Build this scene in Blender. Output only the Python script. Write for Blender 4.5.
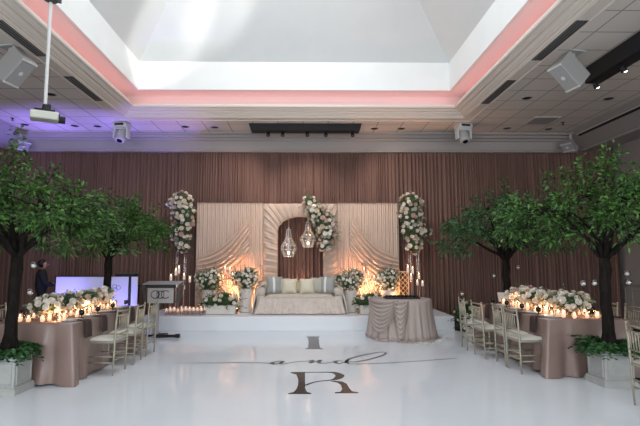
import bpy, math, random
from mathutils import Vector, Matrix, Euler
R = math.radians
PI = math.pi
scene = bpy.context.scene
col = scene.collection
for o in list(bpy.data.objects):
    bpy.data.objects.remove(o, do_unlink=True)

# ------------------------------------------------------------------ camera
PITCH = math.atan(47 / 481)
cd = bpy.data.cameras.new('camera')
cd.sensor_width = 36
cd.lens = 481 * 36 / 640
cd.shift_x = 12 / 640
cam = bpy.data.objects.new('camera', cd)
cam.location = (0, 0, 1.58)
cam.rotation_euler = (PI / 2 + PITCH, 0, -R(0.6))
col.objects.link(cam)
scene.camera = cam

# ------------------------------------------------------------------ view, world, large lights
scene.view_settings.view_transform = 'Standard'
scene.view_settings.look = 'None'
scene.view_settings.gamma = 1
scene.view_settings.exposure = 0.24
scene.cycles.transparent_max_bounces = 48
world = bpy.data.worlds.new('world')
scene.world = world
world.use_nodes = True
world.node_tree.nodes['Background'].inputs[0].default_value = (0.75, 0.85, 1.0, 1)
world.node_tree.nodes['Background'].inputs[1].default_value = 0.35


def area(name, loc, rot, sx, sy, power, color, spread=180):
    l = bpy.data.lights.new(name, 'AREA')
    l.shape = 'RECTANGLE'; l.size = sx; l.size_y = sy
    l.energy = power; l.color = color; l.spread = R(spread)
    o = bpy.data.objects.new(name, l); o.location = loc; o.rotation_euler = rot
    col.objects.link(o); return o


def spot(name, loc, target, power, color, angle, blend=0.6, size=0.1):
    l = bpy.data.lights.new(name, 'SPOT')
    l.energy = power; l.color = color; l.spot_size = R(angle); l.spot_blend = blend
    l.shadow_soft_size = size
    o = bpy.data.objects.new(name, l); o.location = loc
    d = Vector(target) - Vector(loc)
    o.rotation_euler = d.to_track_quat('-Z', 'Y').to_euler()
    col.objects.link(o); return o


def point(name, loc, power, color, size=0.04):
    l = bpy.data.lights.new(name, 'POINT')
    l.energy = power; l.color = color; l.shadow_soft_size = size
    o = bpy.data.objects.new(name, l); o.location = loc
    col.objects.link(o); return o


# added area lights at assumed, unseen windows in the wall behind the camera
for wx in (-5.2, -0.2, 4.8):
    area('window_daylight', (wx, -3.35, 2.4), (R(90), 0, 0), 3.6, 3.2, 190, (0.88, 0.94, 1.0))
# added area light at an assumed skylight at the top of the coffer
area('skylight_daylight', (-0.2, 6.4, 8.0), (0, 0, 0), 2.9, 4.4, 190, (0.93, 0.97, 1.0))
# added spots below assumed skylight, making the bright patch in the back left vault
spot('vault_wash', (0.9, 5.6, 7.3), (-3.3, 10.3, 6.3), 750, (1.0, 1.0, 0.95), 17, 0.35, 0.15)
spot('vault_wash', (1.1, 6.0, 7.3), (-2.2, 10.3, 6.7), 420, (1.0, 1.0, 0.95), 15, 0.5, 0.15)
# assumed violet uplighters behind the dj booth
VIO = (0.30, 0.22, 1.0)

# ------------------------------------------------------------------ mesh builder


class MB:
    def __init__(s):
        s.v = []; s.f = []; s.m = []

    def add(s, vs, fs, mi=0, M=None):
        b = len(s.v)
        s.v += [tuple(M @ Vector(p)) for p in vs] if M else [tuple(p) for p in vs]
        for f in fs:
            s.f.append(tuple(i + b for i in f)); s.m.append(mi)
        return s

    def box(s, c, d, rot=None, mi=0, taper=1.0):
        x, y, z = d[0] / 2, d[1] / 2, d[2] / 2
        t = taper
        vs = [(-x, -y, -z), (x, -y, -z), (x, y, -z), (-x, y, -z), (-x * t, -y * t, z), (x * t, -y * t, z), (x * t, y * t, z), (-x * t, y * t, z)]
        M = Matrix.Translation(c)
        if rot: M = M @ Euler(rot).to_matrix().to_4x4()
        return s.add(vs, [(0, 3, 2, 1), (4, 5, 6, 7), (0, 1, 5, 4), (1, 2, 6, 5), (2, 3, 7, 6), (3, 0, 4, 7)], mi, M)

    def cyl(s, a, b, ra, rb=None, n=10, mi=0):
        rb = ra if rb is None else rb
        a, b = Vector(a), Vector(b)
        q = (b - a).to_track_quat('Z', 'Y')
        vs = []
        for p, r in ((a, ra), (b, rb)):
            for i in range(n):
                t = 2 * PI * i / n
                vs.append(p + q @ Vector((r * math.cos(t), r * math.sin(t), 0)))
        fs = [(i, (i + 1) % n, n + (i + 1) % n, n + i) for i in range(n)]
        fs += [tuple(range(n - 1, -1, -1)), tuple(range(n, 2 * n))]
        return s.add(vs, fs, mi)

    def tube(s, pts, r, n=6, mi=0):
        pts = [Vector(p) for p in pts]
        rs = r if isinstance(r, (list, tuple)) else [r] * len(pts)
        vs = []
        for i, p in enumerate(pts):
            d = (pts[min(i + 1, len(pts) - 1)] - pts[max(i - 1, 0)])
            if d.length < 1e-9: d = Vector((0, 0, 1))
            d.normalize()
            up = Vector((0, 0, 1)) if abs(d.z) < 0.9 else Vector((1, 0, 0))
            a = d.cross(up).normalized(); b = d.cross(a)
            for k in range(n):
                t = 2 * PI * k / n
                vs.append(p + rs[i] * (math.cos(t) * a + math.sin(t) * b))
        fs = []
        for i in range(len(pts) - 1):
            for k in range(n):
                fs.append((i * n + k, i * n + (k + 1) % n, (i + 1) * n + (k + 1) % n, (i + 1) * n + k))
        fs += [tuple(range(n - 1, -1, -1)), tuple(range((len(pts) - 1) * n, len(pts) * n))]
        return s.add(vs, fs, mi)

    def lathe(s, prof, c=(0, 0, 0), n=20, mi=0, M=None, fn=None):
        vs = []
        for (r, z) in prof:
            for k in range(n):
                t = 2 * PI * k / n
                rr, zz = (fn(r, z, t) if fn else (r, z))
                vs.append((c[0] + rr * math.cos(t), c[1] + rr * math.sin(t), c[2] + zz))
        fs = []
        for i in range(len(prof) - 1):
            for k in range(n):
                fs.append((i * n + k, i * n + (k + 1) % n, (i + 1) * n + (k + 1) % n, (i + 1) * n + k))
        if prof[0][0] > 1e-4: fs.append(tuple(range(n - 1, -1, -1)))
        if prof[-1][0] > 1e-4: fs.append(tuple(range((len(prof) - 1) * n, len(prof) * n)))
        return s.add(vs, fs, mi, M)

    def ball(s, c, r, n=10, m=6, mi=0, sc=(1, 1, 1)):
        vs = []
        for i in range(m + 1):
            a = PI * i / m
            for k in range(n):
                t = 2 * PI * k / n
                vs.append((c[0] + sc[0] * r * math.sin(a) * math.cos(t), c[1] + sc[1] * r * math.sin(a) * math.sin(t), c[2] + sc[2] * r * math.cos(a)))
        fs = [(i * n + k, (i + 1) * n + k, (i + 1) * n + (k + 1) % n, i * n + (k + 1) % n) for i in range(m) for k in range(n)]
        return s.add(vs, fs, mi)

    def grid(s, fn, nu, nv, mi=0, wrap=False):
        vs = [fn(i / nu, j / nv) for j in range(nv + 1) for i in range(nu + (0 if wrap else 1))]
        w = nu if wrap else nu + 1
        fs = []
        for j in range(nv):
            for i in range(nu):
                i2 = (i + 1) % w
                fs.append((j * w + i, j * w + i2, (j + 1) * w + i2, (j + 1) * w + i))
        return s.add(vs, fs, mi)

    def prism(s, poly, z0, z1, mi=0, M=None):
        n = len(poly)
        vs = [(x, y, z0) for x, y in poly] + [(x, y, z1) for x, y in poly]
        fs = [(i, (i + 1) % n, n + (i + 1) % n, n + i) for i in range(n)]
        fs += [tuple(range(n - 1, -1, -1)), tuple(range(n, 2 * n))]
        return s.add(vs, fs, mi, M)

    def build(s, name, mats, parent=None, smooth=False, bevel=0, solid=0, loc=None, sub=0):
        me = bpy.data.meshes.new(name)
        me.from_pydata(s.v, [], s.f)
        if not isinstance(mats, (list, tuple)): mats = [mats]
        for m in mats: me.materials.append(m)
        if len(mats) > 1: me.polygons.foreach_set('material_index', s.m)
        if smooth: me.polygons.foreach_set('use_smooth', [True] * len(me.polygons))
        me.update()
        o = bpy.data.objects.new(name, me)
        col.objects.link(o)
        if parent: o.parent = parent
        if loc: o.location = loc
        if solid:
            m = o.modifiers.new('s', 'SOLIDIFY'); m.thickness = solid; m.offset = 0
        if bevel:
            m = o.modifiers.new('b', 'BEVEL'); m.width = bevel; m.segments = 2; m.limit_method = 'ANGLE'
        if sub:
            m = o.modifiers.new('u', 'SUBSURF'); m.levels = sub; m.render_levels = sub
        return o


def tag(o, label, cat, group=None, kind=None):
    o['label'] = label; o['category'] = cat
    if group: o['group'] = group
    if kind: o['kind'] = kind
    return o


def struct(o):
    o['kind'] = 'structure'; return o


def empty(name, loc, rz=0):
    o = bpy.data.objects.new(name, None)
    o.location = loc; o.rotation_euler = (0, 0, rz)
    o.empty_display_size = 0.1
    col.objects.link(o); return o


def kids(o):
    return [c for c in bpy.data.objects if c.parent == o]


def copy_tree(o, parent=None):
    c = o.copy(); col.objects.link(c)
    if parent: c.parent = parent
    for k in kids(o): copy_tree(k, c)
    return c


# ------------------------------------------------------------------ materials


def mat(name, base, rough=0.6, metal=0, spec=0.5, noise=0, nscale=8, bump=0, bscale=40, sheen=0, emis=None, estr=0, alpha=1, trans=0, ior=1.45, stretch=None, coat=0):
    m = bpy.data.materials.new(name); m.use_nodes = True
    nt = m.node_tree; b = nt.nodes['Principled BSDF']
    b.inputs['Base Color'].default_value = (*base, 1)
    b.inputs['Roughness'].default_value = rough
    b.inputs['Metallic'].default_value = metal
    b.inputs['Specular IOR Level'].default_value = spec
    b.inputs['IOR'].default_value = ior
    if sheen: b.inputs['Sheen Weight'].default_value = sheen
    if coat:
        b.inputs['Coat Weight'].default_value = coat
        b.inputs['Coat Roughness'].default_value = 0.08
    if trans: b.inputs['Transmission Weight'].default_value = trans
    if alpha < 1: b.inputs['Alpha'].default_value = alpha
    if emis:
        b.inputs['Emission Color'].default_value = (*emis, 1)
        b.inputs['Emission Strength'].default_value = estr
    if noise or bump:
        tc = nt.nodes.new('ShaderNodeTexCoord')
        mp = nt.nodes.new('ShaderNodeMapping')
        nt.links.new(tc.outputs['Object'], mp.inputs[0])
        if stretch: mp.inputs['Scale'].default_value = stretch
    if noise:
        n = nt.nodes.new('ShaderNodeTexNoise'); n.inputs['Scale'].default_value = nscale
        n.inputs['Detail'].default_value = 4
        nt.links.new(mp.outputs[0], n.inputs[0])
        r = nt.nodes.new('ShaderNodeValToRGB')
        r.color_ramp.elements[0].position = 0.3; r.color_ramp.elements[1].position = 0.7
        r.color_ramp.elements[0].color = (*[c * (1 - noise) for c in base], 1)
        r.color_ramp.elements[1].color = (*[min(1, c * (1 + noise)) for c in base], 1)
        nt.links.new(n.outputs[0], r.inputs[0]); nt.links.new(r.outputs[0], b.inputs['Base Color'])
    if bump:
        n2 = nt.nodes.new('ShaderNodeTexNoise'); n2.inputs['Scale'].default_value = bscale
        nt.links.new(mp.outputs[0], n2.inputs[0])
        bp = nt.nodes.new('ShaderNodeBump'); bp.inputs['Strength'].default_value = bump
        bp.inputs['Distance'].default_value = 0.02
        nt.links.new(n2.outputs[0], bp.inputs['Height']); nt.links.new(bp.outputs[0], b.inputs['Normal'])
    return m


def emit(name, colr, strength):
    return mat(name, (0, 0, 0), emis=colr, estr=strength)


def leaf_mat(name, c1, c2, rough=0.45):
    m = bpy.data.materials.new(name); m.use_nodes = True
    nt = m.node_tree; b = nt.nodes['Principled BSDF']
    g = nt.nodes.new('ShaderNodeNewGeometry')
    r = nt.nodes.new('ShaderNodeValToRGB')
    r.color_ramp.elements[0].color = (*c1, 1); r.color_ramp.elements[1].color = (*c2, 1)
    e = r.color_ramp.elements.new(.6); e.color = (*[a + (c - a) * .30 for a, c in zip(c1, c2)], 1)
    nt.links.new(g.outputs['Random Per Island'], r.inputs[0])
    nt.links.new(r.outputs[0], b.inputs['Base Color'])
    b.inputs['Roughness'].default_value = rough
    b.inputs['Specular IOR Level'].default_value = 0.4
    return m


def ceiling_mat():
    m = mat('ceiling_tile', (0.74, 0.68, 0.62), 0.9)
    nt = m.node_tree; b = nt.nodes['Principled BSDF']
    tc = nt.nodes.new('ShaderNodeTexCoord'); mp = nt.nodes.new('ShaderNodeMapping')
    nt.links.new(tc.outputs['Object'], mp.inputs[0])
    br = nt.nodes.new('ShaderNodeTexBrick')
    br.offset = 0; br.squash = 1
    br.inputs['Color1'].default_value = (0.76, 0.70, 0.64, 1)
    br.inputs['Color2'].default_value = (0.73, 0.67, 0.61, 1)
    br.inputs['Mortar'].default_value = (0.36, 0.33, 0.30, 1)
    br.inputs['Scale'].default_value = 1
    br.inputs['Mortar Size'].default_value = 0.013
    br.inputs['Mortar Smooth'].default_value = 0.2
    br.inputs['Brick Width'].default_value = 0.6
    br.inputs['Row Height'].default_value = 0.6
    nt.links.new(mp.outputs[0], br.inputs[0])
    nt.links.new(br.outputs[0], b.inputs['Base Color'])
    return m


M = {}
M['ceil'] = ceiling_mat()
M['mold'] = mat('painted_molding', (0.78, 0.71, 0.63), 0.55)
M['white_wall'] = mat('white_plaster', (0.86, 0.87, 0.85), 0.8, noise=0.02, nscale=2)
M['vault'] = mat('vault_plaster', (0.74, 0.76, 0.75), 0.85, noise=0.02, nscale=2)
M['cove'] = mat('cove_plaster', (0.85, 0.8, 0.78), 0.8)
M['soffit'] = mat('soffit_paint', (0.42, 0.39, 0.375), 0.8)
M['wall'] = mat('greige_wall', (0.36, 0.325, 0.30), 0.8, noise=0.03, nscale=3)
M['carpet'] = mat('dark_carpet', (0.025, 0.022, 0.026), 0.95, noise=0.4, nscale=60, bump=0.3, bscale=200)
M['dance'] = mat('gloss_white_floor', (0.76, 0.81, 0.86), 0.10, spec=0.5, noise=0.015, nscale=1.2)
M['stage'] = mat('stage_white', (0.80, 0.83, 0.86), 0.22)
M['ink'] = mat('vinyl_black', (0.028, 0.022, 0.022), 0.22, noise=0.3, nscale=30)
M['inkg'] = mat('vinyl_grey', (0.11, 0.11, 0.115), 0.3)  # grey of letter I: reflection lightening the black vinyl, put into the colour
M['curtain'] = mat('mauve_brown_drape', (0.205, 0.122, 0.102), 0.85, spec=0.15, noise=0.14, nscale=3, stretch=(8, 8, 0.3))
M['blush'] = mat('blush_drape', (0.60, 0.46, 0.375), 0.8, spec=0.2, noise=0.05, nscale=3, stretch=(6, 6, 0.5))
M['blush2'] = mat('blush_swag', (0.68, 0.51, 0.41), 0.7, spec=0.3)
M['sofa'] = mat('champagne_velvet', (0.58, 0.51, 0.43), 0.6, sheen=0.1, noise=0.06, nscale=10)
M['tulle'] = mat('champagne_tulle', (0.68, 0.59, 0.52), 0.7, noise=0.08, nscale=14)
M['cloth'] = mat('rose_taupe_satin', (0.27, 0.185, 0.158), 0.30, spec=0.6, noise=0.05, nscale=5)
M['napkin'] = mat('cocoa_napkin', (0.055, 0.032, 0.030), 0.7, bump=0.2)
M['cake_cloth'] = mat('dusty_rose_voile', (0.46, 0.385, 0.35), 0.8, spec=0.2)
M['chair'] = mat('champagne_metal', (0.40, 0.37, 0.29), 0.38, metal=0.45, noise=0.05)
M['cushion'] = mat('ivory_cushion', (0.66, 0.64, 0.57), 0.65)
M['bark'] = mat('dark_bark', (0.016, 0.013, 0.011), 0.9, spec=0.15, noise=0.4, nscale=30, bump=0.8, bscale=60, stretch=(1, 1, .25))
M['leaf'] = leaf_mat('green_leaves', (0.005, 0.030, 0.003), (0.110, 0.26, 0.045))
M['leaf2'] = leaf_mat('blue_green_leaves', (0.005, 0.032, 0.009), (0.10, 0.24, 0.08))
M['fern'] = leaf_mat('fern_leaves', (0.010, 0.05, 0.012), (0.04, 0.14, 0.03))
M['euca'] = leaf_mat('eucalyptus_leaves', (0.04, 0.09, 0.035), (0.30, 0.36, 0.24))
M['planter'] = mat('grey_white_planter', (0.46, 0.47, 0.45), 0.7, noise=0.06, nscale=12)
M['soil'] = mat('moss_soil', (0.02, 0.025, 0.012), 0.95, noise=0.5, nscale=40)
M['black'] = mat('black_plastic', (0.012, 0.012, 0.014), 0.5)
M['blackg'] = mat('black_gloss', (0.01, 0.01, 0.012), 0.15)
M['dgrey'] = mat('dark_grey_metal', (0.07, 0.07, 0.075), 0.5)
M['grey'] = mat('vent_grey', (0.20, 0.20, 0.19), 0.6)
M['lgrey'] = mat('light_grey_shell', (0.50, 0.50, 0.49), 0.5)
M['grille'] = mat('grey_grille', (0.36, 0.36, 0.36), 0.6, noise=0.15, nscale=120)
M['whitep'] = mat('white_plastic', (0.70, 0.71, 0.70), 0.4)
M['proj'] = mat('projector_shell', (0.60, 0.61, 0.54), 0.45)
M['panel'] = mat('white_acrylic', (0.72, 0.74, 0.80), 0.25)
M['lectern'] = mat('lectern_laminate', (0.42, 0.41, 0.41), 0.45)
M['gold'] = mat('brushed_gold', (0.66, 0.50, 0.32), 0.4, metal=0.35)
M['chrome'] = mat('chrome', (0.8, 0.8, 0.8), 0.15, metal=1)
M['vase'] = mat('marble_white_vase', (0.74, 0.70, 0.64), 0.5, noise=0.04, nscale=9)
M['petal_w'] = mat('ivory_petals', (0.86, 0.80, 0.71), 0.6)
M['petal_c'] = mat('cream_petals', (0.72, 0.62, 0.46), 0.6)
M['petal_b'] = mat('blush_petals', (0.62, 0.42, 0.35), 0.6)
M['petal_g'] = mat('sage_petals', (0.46, 0.47, 0.36), 0.6)
M['wax'] = mat('candle_wax', (0.85, 0.78, 0.66), 0.5, emis=(1.0, 0.62, 0.40), estr=0.55)  # emission puts the flame's glow into the wax itself
M['wax2'] = mat('pale_wax', (0.88, 0.82, 0.78), 0.5, emis=(1.0, 0.75, 0.62), estr=0.22)  # weak emission stands in for candlelight glowing through the wax
M['flame2'] = emit('small_flame', (1.0, 0.7, 0.45), 2.5)
M['flame'] = emit('candle_flame', (1.0, 0.62, 0.3), 6)
M['bulb'] = emit('warm_bulb', (1.0, 0.75, 0.45), 9)
M['led'] = emit('white_led', (1.0, 0.97, 0.9), 12)
M['skin'] = mat('skin', (0.42, 0.25, 0.18), 0.5)
M['hair'] = mat('black_hair', (0.01, 0.008, 0.008), 0.5)
M['suit'] = mat('black_suit', (0.008, 0.008, 0.010), 0.8)
M['slate'] = mat('slate_satin', (0.33, 0.34, 0.32), 0.45, sheen=.2)
M['sage'] = mat('sage_satin', (0.43, 0.41, 0.34), 0.45)
M['cream'] = mat('cream_satin', (0.70, 0.64, 0.50), 0.45)
M['olive'] = mat('gold_satin', (0.42, 0.36, 0.20), 0.4)
M['stemm'] = mat('blush_stem', (0.62, 0.45, 0.38), 0.4)
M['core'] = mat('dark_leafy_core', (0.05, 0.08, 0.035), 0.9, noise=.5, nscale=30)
M['spk'] = mat('speaker_grey', (0.40, 0.39, 0.38), 0.6)
M['plate'] = mat('white_china', (0.75, 0.74, 0.72), 0.2)


def glass_mat(name, tint, a):
    m = bpy.data.materials.new(name); m.use_nodes = True
    nt = m.node_tree; nt.nodes.remove(nt.nodes['Principled BSDF'])
    out = nt.nodes['Material Output']
    t = nt.nodes.new('ShaderNodeBsdfTransparent'); t.inputs[0].default_value = (*tint, 1)
    g = nt.nodes.new('ShaderNodeBsdfGlossy'); g.inputs[0].default_value = (1, 1, 1, 1); g.inputs[1].default_value = 0.08
    fr = nt.nodes.new('ShaderNodeFresnel'); fr.inputs[0].default_value = 1.45
    ad = nt.nodes.new('ShaderNodeMath'); ad.operation = 'ADD'; ad.inputs[1].default_value = a
    nt.links.new(fr.outputs[0], ad.inputs[0])
    mx = nt.nodes.new('ShaderNodeMixShader')
    nt.links.new(ad.outputs[0], mx.inputs[0]); nt.links.new(t.outputs[0], mx.inputs[1]); nt.links.new(g.outputs[0], mx.inputs[2])
    nt.links.new(mx.outputs[0], out.inputs[0])
    return m


M['glass'] = glass_mat('clear_glass', (0.97, 0.97, 0.97), 0.10)
M['blushglass'] = glass_mat('blush_glass', (0.99, 0.90, 0.86), 0.04)

# ------------------------------------------------------------------ room shell
XL, XR, YB, YF, ZC = -8.25, 8.05, 12.95, -3.5, 4.85
b = MB(); b.box(((XL + XR) / 2, (YB + YF) / 2, -0.11), (XR - XL + .6, YB - YF + .6, 0.2)); struct(b.build('floor', M['carpet']))
b = MB(); b.box(((XL + XR) / 2, YB + .1, 2.5), (XR - XL + .6, .2, 5.2)); struct(b.build('wall_back', M['wall']))
for nm, x, sg in (('wall_left', XL, 1), ('wall_right', XR, -1)):
    b = MB(); b.box((x - sg * .1, (YB + YF) / 2, 2.5), (.2, YB - YF, 5.2)); w = struct(b.build(nm, M['wall']))
    b = MB(); b.box((x + sg * .02, (YB + YF) / 2, 1.0), (.04, YB - YF - .5, .07))
    for k in range(13):
        y0 = YF + .5 + k * 1.25
        for (cy, cz, dy, dz) in ((y0 + .55, .86, 1.0, .03), (y0 + .55, .22, 1.0, .03), (y0 + .05, .54, .03, .67), (y0 + 1.05, .54, .03, .67)):
            b.box((x + sg * .01, cy, cz), (.02, dy, dz))
    struct(b.build('trim_1' if sg == 1 else 'trim_2', M['wall'], bevel=.006))
    b = MB(); b.box((x + sg * .012, (YB + YF) / 2, .07), (.024, YB - YF - .4, .14)); struct(b.build('baseboard_left' if sg == 1 else 'baseboard_right', M['mold']))
# rear wall with three tall openings, assumed for the added light
b = MB()
zz = [(-.1, .8), (4.0, 5.1)]
for z0, z1 in zz: b.box(((XL + XR) / 2, YF - .1, (z0 + z1) / 2), (XR - XL, .2, z1 - z0))
for x0, x1 in ((XL, -7.0), (-3.4, -2.0), (1.6, 3.0), (6.6, XR)): b.box(((x0 + x1) / 2, YF - .1, 2.4), (x1 - x0, .2, 3.2))
struct(b.build('wall_rear', M['wall']))
for i, wx in enumerate((-5.2, -0.2, 4.8)):  # assumed windows behind the camera, never in view
    b = MB()
    for dx in (-1.78, -.6, .6, 1.78): b.box((wx + dx, YF - .1, 2.4), (.06, .1, 3.2))
    for z in (.83, 2.4, 3.97): b.box((wx, YF - .1, z), (3.6, .1, .06))
    f = struct(b.build('window_%d' % (i + 1), M['whitep']))
    b = MB(); b.box((wx, YF - .14, 2.4), (3.55, .012, 3.15)); b.build('pane', M['glass'], f)

# ceiling with square coffer opening; LIP rectangle
LX0, LX1, LY0, LY1 = -3.80, 3.42, 2.5, 10.52


def ring(prof, mt, name, smooth=False):
    b = MB(); n = len(prof); vs = []
    for (o, z) in prof:
        vs += [(LX0 - o, LY0 - o, z), (LX1 + o, LY0 - o, z), (LX1 + o, LY1 + o, z), (LX0 - o, LY1 + o, z)]
    fs = []
    for i in range(n - 1):
        for k in range(4):
            fs.append((i * 4 + k, i * 4 + (k + 1) % 4, (i + 1) * 4 + (k + 1) % 4, (i + 1) * 4 + k))
    b.add(vs, fs)
    return struct(b.build(name, mt, smooth=smooth))


OP = .54
b = MB()
x0, x1, y0, y1 = LX0 - OP, LX1 + OP, LY0 - OP, LY1 + OP
for (ax, bx, ay, by) in ((XL, XR, y1, YB), (XL, XR, YF, y0), (XL, x0, y0, y1), (x1, XR, y0, y1)):
    b.box(((ax + bx) / 2, (ay + by) / 2, ZC + .05), (bx - ax, by - ay, .1))
ceil = struct(b.build('ceiling', M['ceil']))
ring([(.54, ZC + .02), (.54, 4.835), (.53, 4.825), (.50, 4.825), (.49, 4.84), (.30, 4.84), (.295, 4.855), (.28, 4.855), (.275, 4.875), (.26, 4.885), (.23, 4.885), (.225, 4.90), (.20, 4.905), (.17, 4.925), (.16, 4.945), (.14, 4.95),
      (.10, 4.95), (.09, 4.965), (.07, 4.97), (.06, 4.985), (.02, 4.99), (0, 5.0), (-.01, 5.03), (0, 5.06), (.03, 5.06), (.03, 5.01), (.38, 5.01)], M['mold'], 'trim_3')
ring([(.38, 5.0), (.38, 5.28), (.34, 5.34), (.28, 5.36), (-.06, 5.36), (-.10, 5.34), (-.13, 5.335), (-.13, 5.34)], M['cove'], 'trim_4')
ring([(-.13, 5.335), (-.15, 5.34), (-.15, 5.98)], M['white_wall'], 'trim_5')
ring([(-.15, 5.98), (-2.15, 8.25)], M['vault'], 'trim_6')
b = MB()  # led strips lying on the cove shelf behind the lip
zs = 5.03
for (c, d) in ((((LX0 + LX1) / 2, LY1 + .2, zs), (LX1 - LX0, .05, .02)), (((LX0 + LX1) / 2, LY0 - .2, zs), (LX1 - LX0, .05, .02)),
               ((LX0 - .2, (LY0 + LY1) / 2, zs), (.05, LY1 - LY0, .02)), ((LX1 + .2, (LY0 + LY1) / 2, zs), (.05, LY1 - LY0, .02))):
    b.box(c, d)
o = b.build('led_strip', emit('pink_led', (1.0, 0.33, 0.34), 3.0))
tag(o, 'pink light strip hidden behind the lip of the ceiling cove', 'light strip')

# soffit around the room above the curtain
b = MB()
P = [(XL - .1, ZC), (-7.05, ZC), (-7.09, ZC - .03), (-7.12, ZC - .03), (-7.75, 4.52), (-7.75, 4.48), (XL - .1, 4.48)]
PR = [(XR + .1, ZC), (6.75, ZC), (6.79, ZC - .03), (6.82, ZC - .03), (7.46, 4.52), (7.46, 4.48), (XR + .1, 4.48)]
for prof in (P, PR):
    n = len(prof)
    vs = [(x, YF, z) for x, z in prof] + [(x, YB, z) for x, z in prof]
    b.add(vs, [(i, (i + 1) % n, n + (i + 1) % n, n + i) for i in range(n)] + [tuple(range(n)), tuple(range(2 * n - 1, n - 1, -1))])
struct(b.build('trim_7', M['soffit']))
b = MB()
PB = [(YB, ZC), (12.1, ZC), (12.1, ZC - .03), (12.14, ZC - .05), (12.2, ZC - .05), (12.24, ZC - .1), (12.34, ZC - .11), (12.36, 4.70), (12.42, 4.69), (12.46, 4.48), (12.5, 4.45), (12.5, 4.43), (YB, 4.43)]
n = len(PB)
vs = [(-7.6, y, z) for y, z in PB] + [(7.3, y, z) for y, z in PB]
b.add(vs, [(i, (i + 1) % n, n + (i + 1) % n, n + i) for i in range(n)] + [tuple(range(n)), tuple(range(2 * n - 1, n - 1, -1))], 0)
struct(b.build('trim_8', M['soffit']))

# ------------------------------------------------------------------ dance floor and monogram
DF = [(-4.6, -3.2), (4.28, -3.2), (4.28, 9.0), (3.75, 10.0), (3.42, 10.95), (3.42, 11.3), (-3.7, 11.3), (-4.6, 10.4)]
b = MB(); b.prism(DF, -0.01, 0.012)
dance = b.build('dance_floor', M['dance'])
tag(dance, 'glossy white dance floor with black monogram lettering in front of the stage', 'dance floor')
ZI = 0.0135


def decal(name, polys, m):
    b = MB()
    for p in polys:
        b.prism(p, 0.0121, ZI)
    return b.build(name, m, dance)


decal('letter_i', [[(0.08, 10.13), (0.35, 10.12), (0.35, 10.05), (0.32, 9.96), (0.31, 9.18), (0.31, 8.83), (0.36, 8.74), (0.36, 8.69), (0.04, 8.69), (0.04, 8.74), (0.09, 8.84), (0.11, 9.38), (0.1, 9.96), (0.07, 10.03)]], M['inkg'])
stem = [(-0.17, 6.95), (0.03, 6.95), (0.03, 6.07), (0.05, 5.92), (0.1, 5.87), (0.1, 5.83), (-0.18, 5.83), (-0.17, 5.87), (-0.11, 5.92), (-0.08, 6.04), (-0.06, 6.23), (-0.06, 6.52), (-0.09, 6.81), (-0.17, 6.89)]
leg = [(0.41, 6.45), (0.51, 6.41), (0.56, 6.3), (0.57, 6.09), (0.59, 5.95), (0.66, 5.9), (0.66, 5.86), (0.38, 5.86), (0.38, 5.9), (0.45, 5.93), (0.48, 6.03), (0.48, 6.24), (0.44, 6.36), (0.36, 6.42)]


def ribbon(pts, ws, mb, z=ZI, dense=6):
    # smooth variable-width stroke on the floor
    P = []; W = []
    n = len(pts)
    for i in range(n - 1):
        p0 = pts[max(i - 1, 0)]; p1 = pts[i]; p2 = pts[i + 1]; p3 = pts[min(i + 2, n - 1)]
        for k in range(dense):
            t = k / dense
            P.append([0.5 * (2 * p1[a] + (p2[a] - p0[a]) * t + (2 * p0[a] - 5 * p1[a] + 4 * p2[a] - p3[a]) * t * t + (3 * p1[a] - p0[a] - 3 * p2[a] + p3[a]) * t ** 3) for a in (0, 1)])
            W.append(ws[i] + (ws[i + 1] - ws[i]) * t)
    P.append(list(pts[-1])); W.append(ws[-1])
    vs = []
    for i, p in enumerate(P):
        a = P[max(i - 1, 0)]; c = P[min(i + 1, len(P) - 1)]
        dx, dy = c[0] - a[0], c[1] - a[1]; L = math.hypot(dx, dy) or 1
        nx, ny = -dy / L * W[i] / 2, dx / L * W[i] / 2
        vs += [(p[0] + nx, p[1] + ny, z), (p[0] - nx, p[1] - ny, z)]
    mb.add(vs, [(2 * i, 2 * i + 1, 2 * i + 3, 2 * i + 2) for i in range(len(P) - 1)])


b = MB(); b.prism(stem, .0121, ZI); b.prism(leg, .0121, ZI)
ribbon([(0.02, 6.925), (0.2, 6.93), (0.36, 6.93), (0.45, 6.89), (0.505, 6.75), (0.47, 6.6), (0.38, 6.49), (0.24, 6.44), (0.12, 6.35), (0.03, 6.22)], [.04, .04, .05, .09, .125, .11, .05, .035, .035, .045], b)
b.build('letter_r', M['ink'], dance)
b = MB()
ribbon([(-1.99, 7.57), (-1.57, 7.56), (-1.04, 7.575), (-0.62, 7.555), (-0.43, 7.50)], [.012, .03, .035, .04, .05], b)
ribbon([(-0.31, 7.66), (-0.38, 7.68), (-0.47, 7.56), (-0.43, 7.46), (-0.36, 7.54), (-0.30, 7.67), (-0.34, 7.53), (-0.31, 7.46), (-0.22, 7.54), (-0.08, 7.65), (0.06, 7.67)], [.03, .05, .07, .06, .03, .05, .06, .05, .03, .03, .03], b)
ribbon([(0.06, 7.66), (0.16, 7.74), (0.11, 7.55), (0.19, 7.64), (0.28, 7.75), (0.24, 7.55), (0.32, 7.52), (0.42, 7.57), (0.51, 7.65)], [.03, .06, .06, .03, .06, .06, .04, .03, .03], b)
ribbon([(0.63, 7.68), (0.55, 7.71), (0.5, 7.6), (0.54, 7.5), (0.64, 7.6), (0.73, 7.79)], [.03, .05, .07, .06, .03, .03], b)
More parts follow.
